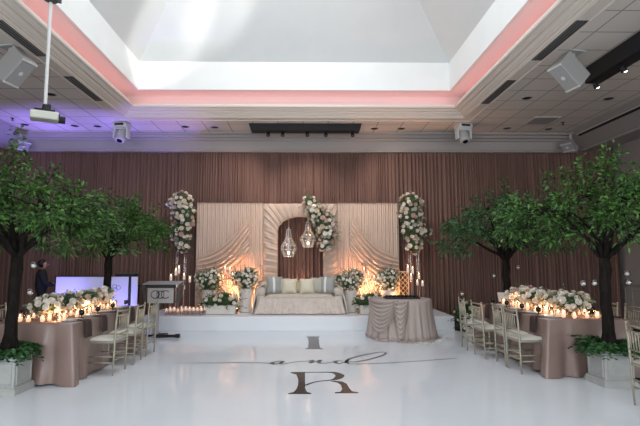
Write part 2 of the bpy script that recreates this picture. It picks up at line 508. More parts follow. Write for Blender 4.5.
ribbon([(0.65, 7.54), (0.73, 7.82), (0.93, 8.07), (1.14, 8.27), (1.32, 8.39), (1.40, 8.37), (1.37, 8.21), (1.22, 7.99), (1.01, 7.76), (0.82, 7.62), (0.7, 7.62), (0.69, 7.51), (0.77, 7.46), (1.18, 7.51), (1.58, 7.6), (2.17, 7.78), (2.5, 7.9)],
       [.05, .06, .05, .05, .05, .04, .05, .05, .05, .06, .06, .05, .04, .035, .03, .03, .01], b)
b.build('script_lettering', M['inkg'], dance)

# ------------------------------------------------------------------ stage
SX0, SX1, SY0, SY1, SZ = -3.6, 3.38, 10.86, 12.62, 0.33
b = MB(); b.box(((SX0 + SX1) / 2, (SY0 + SY1) / 2, SZ / 2 + .006), (SX1 - SX0, SY1 - SY0, SZ - .012))
stage = b.build('stage', M['stage'], bevel=.01)
tag(stage, 'low white glossy stage platform under the sofa and drape backdrop', 'stage')

# ------------------------------------------------------------------ curtain round the back of the room
rnd = random.Random(5)


def curtain_path():
    pts = []
    L = [(-7.9, 11.6)] + [(-7.9, 12.3)]
    for k in range(7):
        a = PI + PI / 2 - (PI / 2) * 0 - 0
        t = k / 6 * PI / 2
        L.append((-7.9 + .35 - .35 * math.cos(t), 12.3 + .35 * math.sin(t)))
    for k in range(7):
        t = k / 6 * PI / 2
        L.append((7.85 - .35 + .35 * math.sin(t), 12.3 + .35 * math.cos(t)))
    L += [(7.85, 11.95)]
    return L


L = curtain_path()
acc = [0]
for i in range(1, len(L)): acc.append(acc[-1] + math.dist(L[i], L[i - 1]))
tot = acc[-1]
cols = []
d = 0; ph = 0
while d < tot:
    i = max(k for k in range(len(L)) if acc[k] <= d + 1e-9); i = min(i, len(L) - 2)
    t = (d - acc[i]) / (acc[i + 1] - acc[i])
    x = L[i][0] + (L[i + 1][0] - L[i][0]) * t; y = L[i][1] + (L[i + 1][1] - L[i][1]) * t
    dx, dy = L[i + 1][0] - L[i][0], L[i + 1][1] - L[i][1]; ln = math.hypot(dx, dy)
    cols.append((x, y, dy / ln, -dx / ln, ph, d))
    st = .0105
    ph += 2 * PI * st / (.085 + .024 * math.sin(d * 1.7) + .014 * math.sin(d * 5.1) + .012 * math.sin(d * 13.7))
    d += st
b = MB(); NZ = 7
amps = [rnd.uniform(.35, 1.15) for _ in range(400)]
vs = []
for j in range(NZ + 1):
    h = j / NZ
    z = 0.02 + h * 4.47
    for (x, y, nx, ny, p, dd) in cols:
        a = amps[int(p / (2 * PI)) % 400]
        k = (.026 + .034 * (1 - h)) * a
        off = k * math.sin(p + .5 * math.sin(dd * 3 + (1 - h) * 2.0) * (1 - h)) + .012 * math.sin(p * 2.3 + 2 * h) * (1 - .5 * h) + .03 * math.sin(dd * 1.1)
        sag = .012 * math.sin(dd * 1.9) * (1 if j == NZ else 0)
        vs.append((x + nx * off, y + ny * off, z + sag))
w = len(cols)
b.add(vs, [(j * w + i, j * w + i + 1, (j + 1) * w + i + 1, (j + 1) * w + i) for j in range(NZ) for i in range(w - 1)])
o = b.build('curtain', M['curtain'], smooth=True)
tag(o, 'tall pleated mauve-brown curtain covering the back of the hall', 'curtain')

# ------------------------------------------------------------------ ceiling fixtures
G_VENT = 'slot vents in the ceiling border'
vents = [(3.82, 6.90, 1.3, 'dark slot vent in the ceiling border nearest the lit black track', 3),
         (3.80, 9.10, 1.3, 'dark slot vent in the ceiling border by the right corner of the cove', 3),
         (-4.19, 6.90, 1.15, 'dark slot vent in the ceiling border left of the projector pole', 3),
         (-4.19, 9.00, 1.3, 'dark slot vent in the ceiling border between projector and left cove corner', 3)]
for x, y, ln, lab, ns in vents:
    r = empty('slot_vent', (x, y, 4.84)); tag(r, lab, 'vent', G_VENT)
    b = MB(); b.box((0, 0, -.004), (.17, ln, .008)); b.build('backing', M['black'], r)
    for k in range(4):
        b = MB(); b.box((-.07 + k * .0467, 0, -.012), (.012, ln, .012), rot=(0, .5, 0)); b.build('slat', M['grey'], r)
r = empty('slot_vent', (7.0, 10.6, 4.735)); tag(r, 'long thin slot vent along the edge of the right wall soffit', 'vent')
r.rotation_euler = (0, 0.49, 0)
b = MB(); b.box((0, 0, 0), (.07, 2.6, .012)); b.build('backing', M['black'], r)
b = MB(); b.box((-.05, 0, -.002), (.02, 2.65, .02)); b.build('frame', M['mold'], r)
r = empty('return_air_grille', (5.62, 11.0, ZC)); tag(r, 'square grey return air grille in the tiled ceiling near the right back corner', 'vent')
b = MB(); b.box((0, 0, -.006), (.60, .60, .012)); b.build('frame', M['mold'], r)
b = MB(); b.box((0, 0, -.014), (.54, .54, .006)); b.build('mesh_screen', M['grille'], r)

rl = empty('recessed_light', (0, 0, ZC))
b = MB(); b.lathe([(.105, -.008), (.11, 0), (.11, .004)], n=16); b.build('trim_ring', M['lgrey'], rl)
b = MB(); b.lathe([(.085, -.011), (.0, -.010)], n=16); b.build('dark_lens', M['dgrey'], rl)
b = MB(); b.lathe([(.0, -.0115), (.086, -.0112), (.086, -.006)], n=16); b.build('baffle', M['black'], rl)
spots = [(4.53, 9.42, 'unlit recessed ceiling light between the right border vents and the lit track'), (6.21, 9.44, 'unlit recessed ceiling light nearest the right wall soffit'),
         (5.08, 11.66, 'unlit recessed ceiling light just right of the right moving head'), (6.15, 11.72, 'unlit recessed ceiling light behind the square grille near the right back corner'),
         (1.78, 11.72, 'unlit recessed ceiling light right of the black centre track'), (2.45, 11.72, 'unlit recessed ceiling light midway from centre track to right moving head'),
         (-2.18, 11.64, 'unlit recessed ceiling light left of the black centre track'), (-2.9, 11.6, 'unlit recessed ceiling light at the fading edge of the violet glow'),
         (-5.04, 11.58, 'unlit recessed ceiling light left of the left moving head in violet glow'), (-5.58, 11.55, 'unlit recessed ceiling light behind the projector body in violet glow'),
         (-6.74, 11.45, 'unlit recessed ceiling light in violet glow beside the left corner speaker'), (-4.99, 9.3, 'unlit recessed ceiling light right beside the projector pole')]
for i, (x, y, lab) in enumerate(spots):
    o = rl if i == 0 else copy_tree(rl)
    o.location = (x, y, ZC); tag(o, lab, 'ceiling light', 'recessed ceiling lights')
for x, y, lab in ((6.2, 11.15, 'tiny sprinkler head right of the square ceiling grille'), (-6.72, 10.93, 'tiny sprinkler head in the violet ceiling glow left of the projector')):
    b = MB(); b.lathe([(.0, -.06), (.035, -.058), (.02, -.045), (.012, -.03), (.012, -.008), (.045, -.006), (.045, .002)], n=12)
    o = b.build('sprinkler', M['dgrey'], loc=(x, y, ZC)); tag(o, lab, 'sprinkler', 'ceiling sprinklers')


def track(loc, rz, L, Hh, W, heads, label, lit):
    r = empty('track_light', loc, rz); tag(r, label, 'track light')
    b = MB(); t = .05 if not lit else 0
    vs = [(-L / 2, -W / 2, 0), (L / 2, -W / 2, 0), (L / 2, W / 2, 0), (-L / 2, W / 2, 0), (-L / 2 + t, -W / 2, -Hh), (L / 2 - t, -W / 2, -Hh), (L / 2 - t, W / 2, -Hh), (-L / 2 + t, W / 2, -Hh)]
    b.add(vs, [(0, 1, 2, 3), (7, 6, 5, 4), (0, 4, 5, 1), (1, 5, 6, 2), (2, 6, 7, 3), (3, 7, 4, 0)])
    b.build('housing', M['black'], r, bevel=.006)
    for hx in heads:
        b = MB(); b.cyl((hx, 0, -Hh + .01), (hx, 0, -Hh - .03), .015); b.cyl((hx, .01, -Hh - .02), (hx, -.03, -Hh - .10), .035, .05)
        h = b.build('spot_head', M['black'], r)
        b = MB()
        if lit: b.ball((hx, -.035, -Hh - .075), .032)
        else: b.cyl((hx, -.03, -Hh - .1), (hx, -.031, -Hh - .103), .042)
        b.build('lamp', M['led'] if lit else M['dgrey'], h)
    return r


track((.055, 11.45, ZC), 0, 2.72, .17, .3, (-.9, -.55, .05, .5, 1.15), 'black track light box with five small unlit heads above the stage', False)
tr = track((4.95, 6.3, ZC), R(90), 3.25, .27, .26, (-1.2, -.55, .15, .85, 1.55), 'long black track light box with glowing white lamps on the right ceiling', True)
for tx in (-.9, .05, 1.15):
    spot('track_beam', (tx, 11.2, 4.5), (tx * 2.6, 12.6, 2.6), 80, (1, .84, .72), 100, 0.9, .08)


def wall_speaker(loc, rz, tilt, label, w=.28, h=.50, dpt=.34):
    r = empty('ceiling_speaker', loc, rz); tag(r, label, 'speaker', 'hanging ceiling speakers')
    b = MB(); b.box((0, 0, -.01), (.24, .24, .02)); b.cyl((0, 0, 0), (0, 0, -.2), .03); b.build('mount', M['lgrey'], r)
    Mx = Matrix.Translation((0, -.08, -.31)) @ Euler((tilt, 0, 0)).to_matrix().to_4x4()
    b = MB(); c = MB(); c.box((0, 0, 0), (w, dpt, h)); vs = c.v
    b.add([(x * (1 if y < 0 else .72), y, z) for x, y, z in vs], c.f, 0, Mx)
    b.build('cabinet', M['spk'], r, bevel=.012)
    b = MB(); c = MB(); c.box((0, -dpt / 2 - .006, 0), (w * .93, .012, h * .80)); b.add(c.v, c.f, 0, Mx); b.build('grille', M['grille'], r)
    b = MB(); c = MB(); c.cyl((0, -dpt / 2 - .016, 0), (0, -dpt / 2 - .010, 0), .035, n=14); b.add(c.v, c.f, 0, Mx); b.build('badge', M['whitep'], r)
    for s in (-1, 1):
        b = MB(); c = MB(); c.box((0, -dpt / 2 - .008, s * h * .45), (w, .022, .025)); b.add(c.v, c.f, 0, Mx)
        b.build('edge_strip', M['whitep'], r)
    return r


wall_speaker((4.28, 7.3, ZC), R(-78), R(45), 'grey box speaker hanging beside the lit black track on the right')
wall_speaker((-4.52, 7.2, ZC), R(78), R(45), 'grey box speaker hanging from the ceiling left of the projector')
wall_speaker((6.85, 12.0, 4.8), R(-60), R(40), 'small grey speaker in the right back corner under the soffit', .30, .24, .2)
wall_speaker((-7.15, 12.0, 4.8), R(60), R(40), 'small grey speaker in the left back corner in violet glow', .30, .24, .2)


def moving_head(loc, rz, label):
    r = empty('moving_head_light', loc, rz); tag(r, label, 'stage light', 'moving head stage lights')
    b = MB(); b.box((0, 0, -.06), (.36, .26, .12)); b.build('base', M['whitep'], r, bevel=.02)
    b = MB(); b.box((0, -.131, -.05), (.22, .006, .05)); b.build('display', M['black'], r)
    b = MB()
    for s in (-1, 1): b.box((s * .165, 0, -.24), (.05, .14, .26))
    b.box((0, 0, -.135), (.36, .15, .04)); b.build('yoke', M['whitep'], r, bevel=.015)
    b = MB(); b.cyl((0, .06, -.16), (0, -.07, -.42), .10, .125, n=18); b.cyl((0, -.07, -.42), (0, -.082, -.445), .125, .10, n=18); b.build('head', M['lgrey'], r, smooth=False, bevel=.008)
    b = MB(); b.cyl((0, -.082, -.445), (0, -.085, -.450), .065, n=18); b.build('lens', M['blackg'], r)


moving_head((-4.36, 11.35, ZC), R(-8), 'white moving head light hanging above the left trees')
moving_head((3.88, 11.35, ZC), R(10), 'white moving head light hanging above the right trees')
for (x, t, pw) in ((-6.5, (-6.9, 11.35, 4.85), 620), (-5.6, (-5.4, 11.3, 4.85), 620), (-4.6, (-3.6, 11.35, 4.85), 520)):  # assumed uplighters, placed for the violet glow on the ceiling
    r = empty('par_can', (x, 11.9, .0)); tag(r, 'violet uplighter on the floor behind the white dj booth', 'uplight', 'violet uplighters')
    b = MB(); b.cyl((0, 0, .02), (0, .01, .22), .09, .11, n=16); b.build('can', M['black'], r)
    b = MB(); b.box((0, 0, .01), (.2, .16, .02)); b.build('foot', M['black'], r)
    spot('par_beam', (x, 11.88, .26), t, pw, VIO, 40, 1.0, .05)

# projector on its pole
r = empty('projector', (-3.45, 6.3, 3.48), R(28)); tag(r, 'white ceiling projector hanging on a long white pole', 'projector')
b = MB(); c = MB(); c.box((0, 0, 0), (.34, .27, .11)); b.add([(x, y, z * (1 if y < .1 else .8)) for x, y, z in c.v], c.f); b.build('body', M['proj'], r, bevel=.02)
b = MB(); b.cyl((.12, -.15, .0), (.12, -.24, 0), .055, .05, n=16)
b = MB(); b.cyl((.16, .06, -.0), (.25, .06, .0), .045, .05, n=16); b.box((.175, -.07, 0), (.01, .14, .06)); b.build('lens', M['black'], r)
b = MB(); b.box((0, 0, .075), (.24, .2, .02)); b.cyl((0, 0, .07), (0, 0, .17), .045, .03); b.box((.05, .02, .13), (.04, .03, .1)); b.build('mounting_bracket', M['black'], r)
b = MB(); b.cyl((0, 0, .15), (0, 0, 2.75), .022, n=12); b.build('pole', M['whitep'], r)
b = MB(); b.lathe([(.03, 1.60), (.09, 1.63), (.09, 1.66), (.03, 1.70)], n=14); b.box((0, 0, 1.65), (.26, .05, .04)); b.build('coupling', M['dgrey'], r)

# ------------------------------------------------------------------ trees


def add_leaf(b, p, d, s, w, rnd, mi=0, droop=.25):
    d = d.normalized()
    u = d.cross(Vector((rnd.uniform(-1, 1), rnd.uniform(-1, 1), rnd.uniform(-1, 1))))
    if u.length < 1e-3: u = Vector((1, 0, 0))
    u.normalize(); nrm = d.cross(u)
    tip = p + d * s - Vector((0, 0, droop * s))
    mid = p + d * s * .5
    k = len(b.v)
    b.v += [tuple(p), tuple(mid + u * w / 2 + nrm * w * .15), tuple(tip), tuple(mid - u * w / 2 + nrm * w * .15)]
    b.f += [(k, k + 1, k + 2), (k, k + 2, k + 3)]; b.m += [mi, mi]


def limb(rnd, a, c, n=6, wob=.05, arch=.1):
    pts = []
    for i in range(n + 1):
        t = i / n
        p = a.lerp(c, t); p.z += arch * math.sin(t * PI)
        if 0 < i < n: p += Vector((rnd.uniform(-wob, wob), rnd.uniform(-wob, wob), rnd.uniform(-wob, wob)))
        pts.append(p)
    return pts


def tree(name, label, loc, seed, fork, R0, top, cz, ncl, lmat, planter, lean=(0, 0), sq=(1, 1), low=.0, cen=(0, 0)):
    rnd = random.Random(seed)
    r = empty(name, loc); tag(r, label, 'tree', 'artificial trees in planters beside the tables')
    ph = .42
    base = Vector((0, 0, ph - .06)); fk = Vector((lean[0], lean[1], fork))
    b = MB()
    tp = limb(rnd, base, fk, 8, .012, 0)
    b.tube(tp, [.09, .08, .072, .068, .066, .066, .068, .072, .062], n=12)
    # root flare ridges
    for k in range(4):
        a = k * PI / 2 + .4
        b.tube([(.05 * math.cos(a), .05 * math.sin(a), ph + .25), (.08 * math.cos(a), .08 * math.sin(a), ph + .05), (.12 * math.cos(a), .12 * math.sin(a), ph - .04)], [.02, .035, .02])
    trunk = b.build('trunk', M['bark'], r, smooth=True)
    limbs = []; bb = MB()
    nl = 7
    for k in range(nl):
        a = 2 * PI * k / nl + rnd.uniform(-.25, .25)
        rr = R0 * rnd.uniform(.62, .8)
        e = Vector((cen[0] + sq[0] * rr * math.cos(a), cen[1] + sq[1] * rr * math.sin(a), cz + rnd.uniform(-.05, .2)))
        pts = limb(rnd, fk - Vector((0, 0, .03)), e, 7, .03, .10)
        bb.tube(pts, [.036 - .028 * i / 7 for i in range(8)], n=7); limbs.append(pts)
    for k in range(3):
        a = 2 * PI * k / 3 + rnd.uniform(-.4, .4)
        e = Vector((cen[0] + .3 * R0 * math.cos(a), cen[1] + .3 * R0 * math.sin(a), top - .35))
        pts = limb(rnd, fk, e, 7, .03, .05)
        bb.tube(pts, [.04 - .032 * i / 7 for i in range(8)], n=7); limbs.append(pts)
    allp = [p for l in limbs for p in l[2:]]
    lf = MB()
    for k in range(ncl):
        # cluster centres: umbrella shaped crown, lumpy
        while True:
            a = rnd.uniform(0, 2 * PI); q = math.sqrt(rnd.random())
            rr = R0 * q * (1 + .16 * math.sin(a * 3 + seed) + .10 * math.sin(a * 5 + 2 * seed))
            zu = cz + (top - cz) * (1 - q ** 2.0) * (.80 + .2 * math.sin(a * 2 + seed)) + .10
            zl = cz - low * q + .12 * (1 - q)
            if k < ncl * .26: z = zl + rnd.uniform(-.20, .12)
            else: z = zl + (zu - zl) * rnd.random() ** .55
            break
        c = Vector((cen[0] + sq[0] * rr * math.cos(a), cen[1] + sq[1] * rr * math.sin(a), z))
        near = min(allp, key=lambda p: (p - c).length)
        bb.tube(limb(rnd, near, c, 3, .02, .02), [.010, .008, .006, .003], n=4)
        R1 = rnd.uniform(.10, .19)
        sprig = rnd.random() < .30
        for q2 in range(rnd.randint(52, 74)):
            d = Vector((rnd.gauss(0, 1), rnd.gauss(0, 1), rnd.gauss(0, .65))).normalized()
            p = c + d * R1 * rnd.random() ** .5
            if sprig:
                dirv = ((c - fk).normalized() + Vector((0, 0, .35 if z > cz + .2 else 0))).normalized()
                p = c + dirv * rnd.uniform(0, .34) + d * .055
            dd = (d + (c - fk).normalized() * .5 + Vector((rnd.uniform(-.6, .6), rnd.uniform(-.6, .6), rnd.uniform(-.5, .3))))
            s = rnd.uniform(.042, .085)
            add_leaf(lf, p, dd, s, s * rnd.uniform(.38, .5), rnd, 0, rnd.uniform(0, .5))
    bb.build('branches', M['bark'], r, smooth=True)
    f = lf.build('foliage', lmat, r)
    if planter:
        pw = .39
        ph = .44
        b = MB()
        b.box((0, 0, .03), (pw + .04, pw + .04, .06)); b.box((0, 0, .07), (pw + .02, pw + .02, .03))
        b.box((0, 0, .22), (pw - .02, pw - .02, .32)); b.box((0, 0, ph - .025), (pw + .02, pw + .02, .05))
        for s in range(4):
            a = s * PI / 2; Mx = Matrix.Rotation(a, 4, 'Z')
            c = MB(); y = -(pw - .02) / 2 - .004
            c.box((0, y, .35), (pw - .08, .016, .018)); c.box((0, y, .115), (pw - .08, .016, .018))
            for sx in (-1, 1): c.box((sx * (pw / 2 - .05), y, .23), (.018, .016, .25))
            b.add(c.v, c.f, 0, Mx)
        p = b.build('planter', M['planter'], r, bevel=.004)
        b = MB(); b.box((0, 0, ph), (pw - .03, pw - .03, .02)); b.build('soil', M['soil'], r)
        g = MB()
        for k in range(150):
            a = rnd.uniform(0, 2 * PI); q = rnd.uniform(.06, .20)
            p0 = Vector((q * math.cos(a), q * math.sin(a), ph + .01))
            L = rnd.uniform(.12, .27)
            dr = Vector((math.cos(a + rnd.uniform(-.5, .5)), math.sin(a + rnd.uniform(-.5, .5)), 0))
            up = rnd.uniform(.45, 1.3)
            for t in range(9):
                u = t / 9
                pp = p0 + dr * L * u + Vector((0, 0, up * L * u - .95 * L * u * u))
                pp.z = pp.z
                for sg in (-1, 1):
                    sd = Vector((-dr.y, dr.x, 0)) * sg + dr * .6 + Vector((0, 0, rnd.uniform(-.2, .3)))
                    add_leaf(g, pp, sd, .085 * (1.1 - .5 * u), .032, rnd, 0, .2)
        g.build('fern_underplanting', M['fern'], r)
    return r


tree('potted_tree', 'large dense green tree in a square planter at the near end of the left table', (-3.55, 5.99, .012), 11, 1.62, 1.08, 2.80, 2.05, 150, M['leaf'], True, lean=(.03, 0), low=.18)
tree('potted_tree', 'smaller umbrella shaped tree standing behind the left table before the dj booth', (-3.66, 9.15, .012), 23, 1.62, .92, 2.80, 2.05, 110, M['leaf'], True, low=.16, cen=(.12, 0))
tree('potted_tree', 'large dense green tree in a square planter at the near end of the right table', (3.93, 6.27, .012), 37, 1.60, 1.12, 2.90, 2.08, 155, M['leaf'], True, lean=(.0, 0), low=.14, cen=(.14, 0))
tree('potted_tree', 'wide bluish green tree standing past the far end of the right table', (3.98, 9.45, .0), 41, 1.58, 1.18, 2.95, 2.02, 125, M['leaf2'], True, low=.16, cen=(.0, 0))

# ------------------------------------------------------------------ chairs
def make_chair():
    r = empty('chiavari_chair', (0, 0, 0))
    for s in (-1, 1):
        b = MB(); b.tube([(-.185, s * .195, 0), (-.195, s * .195, .25), (-.20, s * .195, .46), (-.208, s * .195, .66), (-.224, s * .195, .875)], [.011, .014, .015, .014, .012], n=8)
        b.ball((-.225, s * .195, .885), .016, n=8, m=5); b.build('back_post', M['chair'], r, smooth=True)
        b = MB(); b.tube([(.195, s * .195, 0), (.19, s * .195, .12), (.188, s * .19, .45)], [.010, .016, .016], n=8)
        for z in (.12, .24, .36): b.lathe([(.014, -.008), (.02, 0), (.014, .008)], c=(.19, s * .193, z), n=8)
        b.build('leg', M['chair'], r, smooth=True)
    b = MB(); b.box((0, 0, .445), (.41, .41, .035)); b.build('seat_frame', M['chair'], r, bevel=.01)
    b = MB()
    for z in (.17, .25):
        for s in (-1, 1): b.cyl((-.19, s * .195, z), (.19, s * .192, z), .008, n=6)
    for x, z in ((-.19, .20), (.19, .20), (-.19, .28)): b.cyl((x, -.193, z), (x, .193, z), .008, n=6)
    b.build('stretcher', M['chair'], r, smooth=True)
    for z, x in ((.86, -.222), (.80, -.217), (.60, -.205), (.545, -.202)):
        b = MB(); b.tube([(x, -.195, z), (x - .012, 0, z), (x, .195, z)], .010, n=6)
        b.build('back_rail', M['chair'], r, smooth=True)
    for k in range(6):
        y = -.13 + k * .052
        b = MB(); b.tube([(-.216, y, .60), (-.224, y, .70), (-.230, y, .805)], [.006, .008, .006], n=6); b.build('spindle', M['chair'], r, smooth=True)
    b = MB()

    def cu(u, v):
        x = (u - .5) * 2; y = (v - .5) * 2
        return (x * .2, y * .2, .468 + .035 * ((1 - abs(x) ** 4) * (1 - abs(y) ** 4)) ** .5)
    b.grid(cu, 12, 12)
    b.box((0, 0, .466), (.39, .39, .012)); b.build('cushion', M['cushion'], r, smooth=True)
    return r


chair0 = make_chair(); used = [False]
def chair(x, y, rz, label, group, z=.012):
    o = chair0 if not used[0] else copy_tree(chair0)
    used[0] = True
    o.location = (x, y, z); o.rotation_euler = (0, 0, rz); tag(o, label, 'chair', group)


GR = 'gold chiavari chairs along the right table'; GL = 'gold chiavari chairs along the left table'
chair(3.19, 6.98, R(3), 'pale gold chair at the near corner of the right table, nearest its draped end', GR)
chair(3.19, 7.42, R(-3), 'pale gold chair second from the near corner on the aisle side of the right table', GR)
chair(3.07, 8.0, R(4), 'pale gold chair third along the aisle side of the right table, pulled out a little', GR)
chair(3.06, 8.68, R(-5), 'pale gold chair farthest from the camera on the aisle side of the right table', GR)
chair(4.80, 7.35, R(180), 'pale gold chair on the wall side of the right table, nearest the big tree trunk', 'far side chairs of the right table')
chair(4.82, 7.95, R(176), 'pale gold wall side chair of the right table, left of the big trunk', 'far side chairs of the right table')
chair(5.02, 6.9, R(181), 'pale gold wall side chair of the right table, closest to the photo edge', 'far side chairs of the right table', z=0)
chair(-2.76, 6.96, R(176), 'pale gold chair nearest the camera on the aisle side of the left table', GL)
chair(-2.74, 7.62, R(183), 'pale gold chair in the middle of the aisle side of the left table', GL)
chair(-2.74, 8.26, R(178), 'pale gold chair at the far end of the aisle side of the left table', GL)
chair(-4.50, 7.0, R(0), 'pale gold wall side chair of the left table, right behind the big trunk', 'far side chairs of the left table')
chair(-4.48, 7.6, R(3), 'pale gold chair on the wall side of the left table, left of the big trunk', 'far side chairs of the left table')
chair(3.77, 5.15, R(-6), 'pale gold chair cut by the right edge of the photo, alone on the white floor', 'chair of the next table')

# ------------------------------------------------------------------ banquet tables


def banquet_cloth(x0, x1, y0, y1, seed):
    rnd = random.Random(seed); H = .765
    b = MB(); cx, cy = (x0 + x1) / 2, (y0 + y1) / 2; hx, hy = (x1 - x0) / 2, (y1 - y0) / 2
    per = []; st = .03; rc = .02
    def side(ax, ay, bx, by, nx, ny):
        L = math.dist((ax, ay), (bx, by)); n = int(L / st)
        for i in range(n):
            t = i / n; per.append((ax + (bx - ax) * t, ay + (by - ay) * t, nx, ny, min(t, 1 - t) * L, t < .5))
    side(-hx, -hy, hx, -hy, 0, -1); side(hx, -hy, hx, hy, 1, 0); side(hx, hy, -hx, hy, 0, 1); side(-hx, hy, -hx, -hy, -1, 0)
    n = len(per); NV = 14
    ph = [rnd.uniform(0, 6.28) for _ in range(4)]
    vs = []
    for j in range(NV + 1):
        h = j / NV
        for i, (px, py, nx, ny, dc, _) in enumerate(per):
            s = i * st
            cf = math.exp(-(dc / .13) ** 2)       # corner fold
            cx_, cy_ = (1 if px > 0 else -1), (1 if py > 0 else -1)
            dxn, dyn = (nx * (1 - cf) + cx_ * .6 * cf), (ny * (1 - cf) + cy_ * .6 * cf)
            fold = (.5 + .5 * math.cos(dc / .16 * PI * 1.5)) * math.exp(-dc / .35)
            off = h * (.012 + .20 * cf + .075 * math.exp(-((dc - .34) / .08) ** 2) - .035 * math.exp(-((dc - .21) / .05) ** 2)) + .022 * h ** 1.5 * math.sin(s * 7 + ph[0] + 1.5 * math.sin(s * 2.3)) + .010 * h * math.sin(s * 19 + ph[1] + 2 * h) + .006 * h * math.sin(h * 11 + s * 5) + .004 * math.exp(-((s % .62 - .31) / .012) ** 2) + .003 * math.exp(-((h - .42) / .02) ** 2)
            z = H * (1 - h) + (.02 + .02 * math.sin(s * 3 + ph[2]) ** 2 - .016 * cf) * h
            vs.append((cx + px + dxn * off, cy + py + dyn * off, z))
    fs = [(j * n + i, (j + 1) * n + i, (j + 1) * n + (i + 1) % n, j * n + (i + 1) % n) for j in range(NV) for i in range(n)]
    b.add(vs, fs)
    b.box((cx, cy, H - .004), (2 * hx, 2 * hy, .008))
    return b.build('tablecloth', M['cloth'], smooth=True)


def banquet_table(side, x0, x1, y0, y1, seed, inner):
    cx, cy = (x0 + x1) / 2, (y0 + y1) / 2
    t = empty('banquet_table', (cx, cy, .012)); tag(t, 'long banquet table hidden under the cloth on the %s' % side, 'table', 'banquet tables')
    b = MB(); b.box((0, 0, .725), (x1 - x0 - .03, y1 - y0 - .03, .03)); b.build('tabletop', M['dgrey'], t)
    for sx in (-1, 1):
        for sy in (-1, 1):
            b = MB(); b.cyl((sx * .45, sy * (y1 - y0) * .4, 0), (sx * .45, sy * (y1 - y0) * .4, .71), .018); b.build('leg', M['dgrey'], t)
    c = banquet_cloth(x0, x1, y0, y1, seed)
    tag(c, 'floor length rose taupe cloth draped over the %s banquet table' % side, 'tablecloth', 'banquet tablecloths')


TR = (3.34, 4.47, 6.64, 9.15); TL = (-4.06, -2.93, 6.27, 8.75)
banquet_table('right', *TR, 3, -1)
banquet_table('left', *TL, 4, 1)
TZ = .767

# place settings: plate, cup, napkin
pl = empty('place_setting_plate', (0, 0, TZ))
b = MB(); b.lathe([(.0, .004), (.09, .004), (.15, .016), (.155, .018), (.15, .012), (.09, 0), (.0, 0)], n=24); b.build('charger', M['plate'], pl, smooth=True)
b = MB(); b.lathe([(.0, .016), (.06, .016), (.105, .026), (.108, .024), (.06, .010), (.0, .010)], n=20); b.build('side_plate', M['plate'], pl, smooth=True)
cup0 = empty('black_goblet', (0, 0, TZ))
b = MB(); b.lathe([(.0, 0), (.030, 0), (.028, .006), (.006, .012), (.006, .04), (.028, .052), (.036, .075), (.034, .115), (.031, .115), (.032, .075), (.0, .055)], n=14); b.build('bowl', M['blackg'], cup0, smooth=True)


def napkin_mesh():
    b = MB(); pts = [(-.13, .006), (0.0, .008), (.035, .002), (.05, -.03), (.055, -.12), (.058, -.22)]
    def fn(u, v):
        k = u * 5; i = min(int(k), 4); t = k - i
        x = pts[i][0] + (pts[i + 1][0] - pts[i][0]) * t; z = pts[i][1] + (pts[i + 1][1] - pts[i][1]) * t
        w = .075 + .015 * u
        return (x + .004 * math.sin(v * 14) * u, (v - .5) * 2 * w, z)
    b.grid(fn, 20, 8)
    return b


nap0 = napkin_mesh().build('napkin', M['napkin'], solid=.008, smooth=True)
first = {'p': True}
for side, T, ys, sg in (('right', TR, (6.98, 7.52, 8.1, 8.7), -1), ('left', TL, (6.62, 7.15, 7.72, 8.3), 1)):
    for inner in (True, False):
        ex = (T[0] if sg < 0 else T[1]) if inner else (T[1] if sg < 0 else T[0])
        dirx = sg if inner else -sg
        ords = ('nearest the camera', 'second from camera', 'third from camera', 'at far end')
        for k, y in enumerate(ys):
            wh = '%s edge of %s table, %s' % ('aisle' if inner else 'wall side', side, ords[k])
            if first['p']: p, c, nn = pl, cup0, nap0; first['p'] = False
            else: p, c, nn = copy_tree(pl), copy_tree(cup0), copy_tree(nap0)
            p.location = (ex - dirx * .20, y, TZ); tag(p, 'white china plates stacked on the ' + wh, 'plate', 'place settings on the %s table' % side)
            c.location = (ex - dirx * .16, y + .24, TZ); tag(c, 'small black goblet on the ' + wh, 'goblet', 'black goblets on the %s table' % side)
            nn.location = (ex, y - .01, TZ + .024 * 0 + .004); nn.rotation_euler = (0, 0, 0 if dirx > 0 else PI)
            tag(nn, 'dark cocoa napkin hanging over the ' + wh, 'napkin', 'cocoa napkins on the %s table' % side)

# votive candles
vc = empty('votive_candle', (0, 0, TZ))
b = MB(); b.lathe([(.0, 0), (.028, 0), (.036, .03), (.040, .095)], n=12); b.build('glass', M['blushglass'], vc, smooth=True)
b = MB(); b.lathe([(.0, .007), (.026, .007), (.030, .05), (.0, .05)], n=10); b.build('wax', M['wax'], vc)
b = MB(); b.lathe([(.0, .050), (.008, .058), (.011, .066), (.007, .078), (.0, .092)], n=8); b.build('flame', M['flame'], vc, smooth=True)
vf = [True]


def votive(x, y, z, s, label, group):
    o = vc if vf[0] else copy_tree(vc)
    vf[0] = False
    o.location = (x, y, z); o.scale = (s, s, s); tag(o, label, 'candle', group)


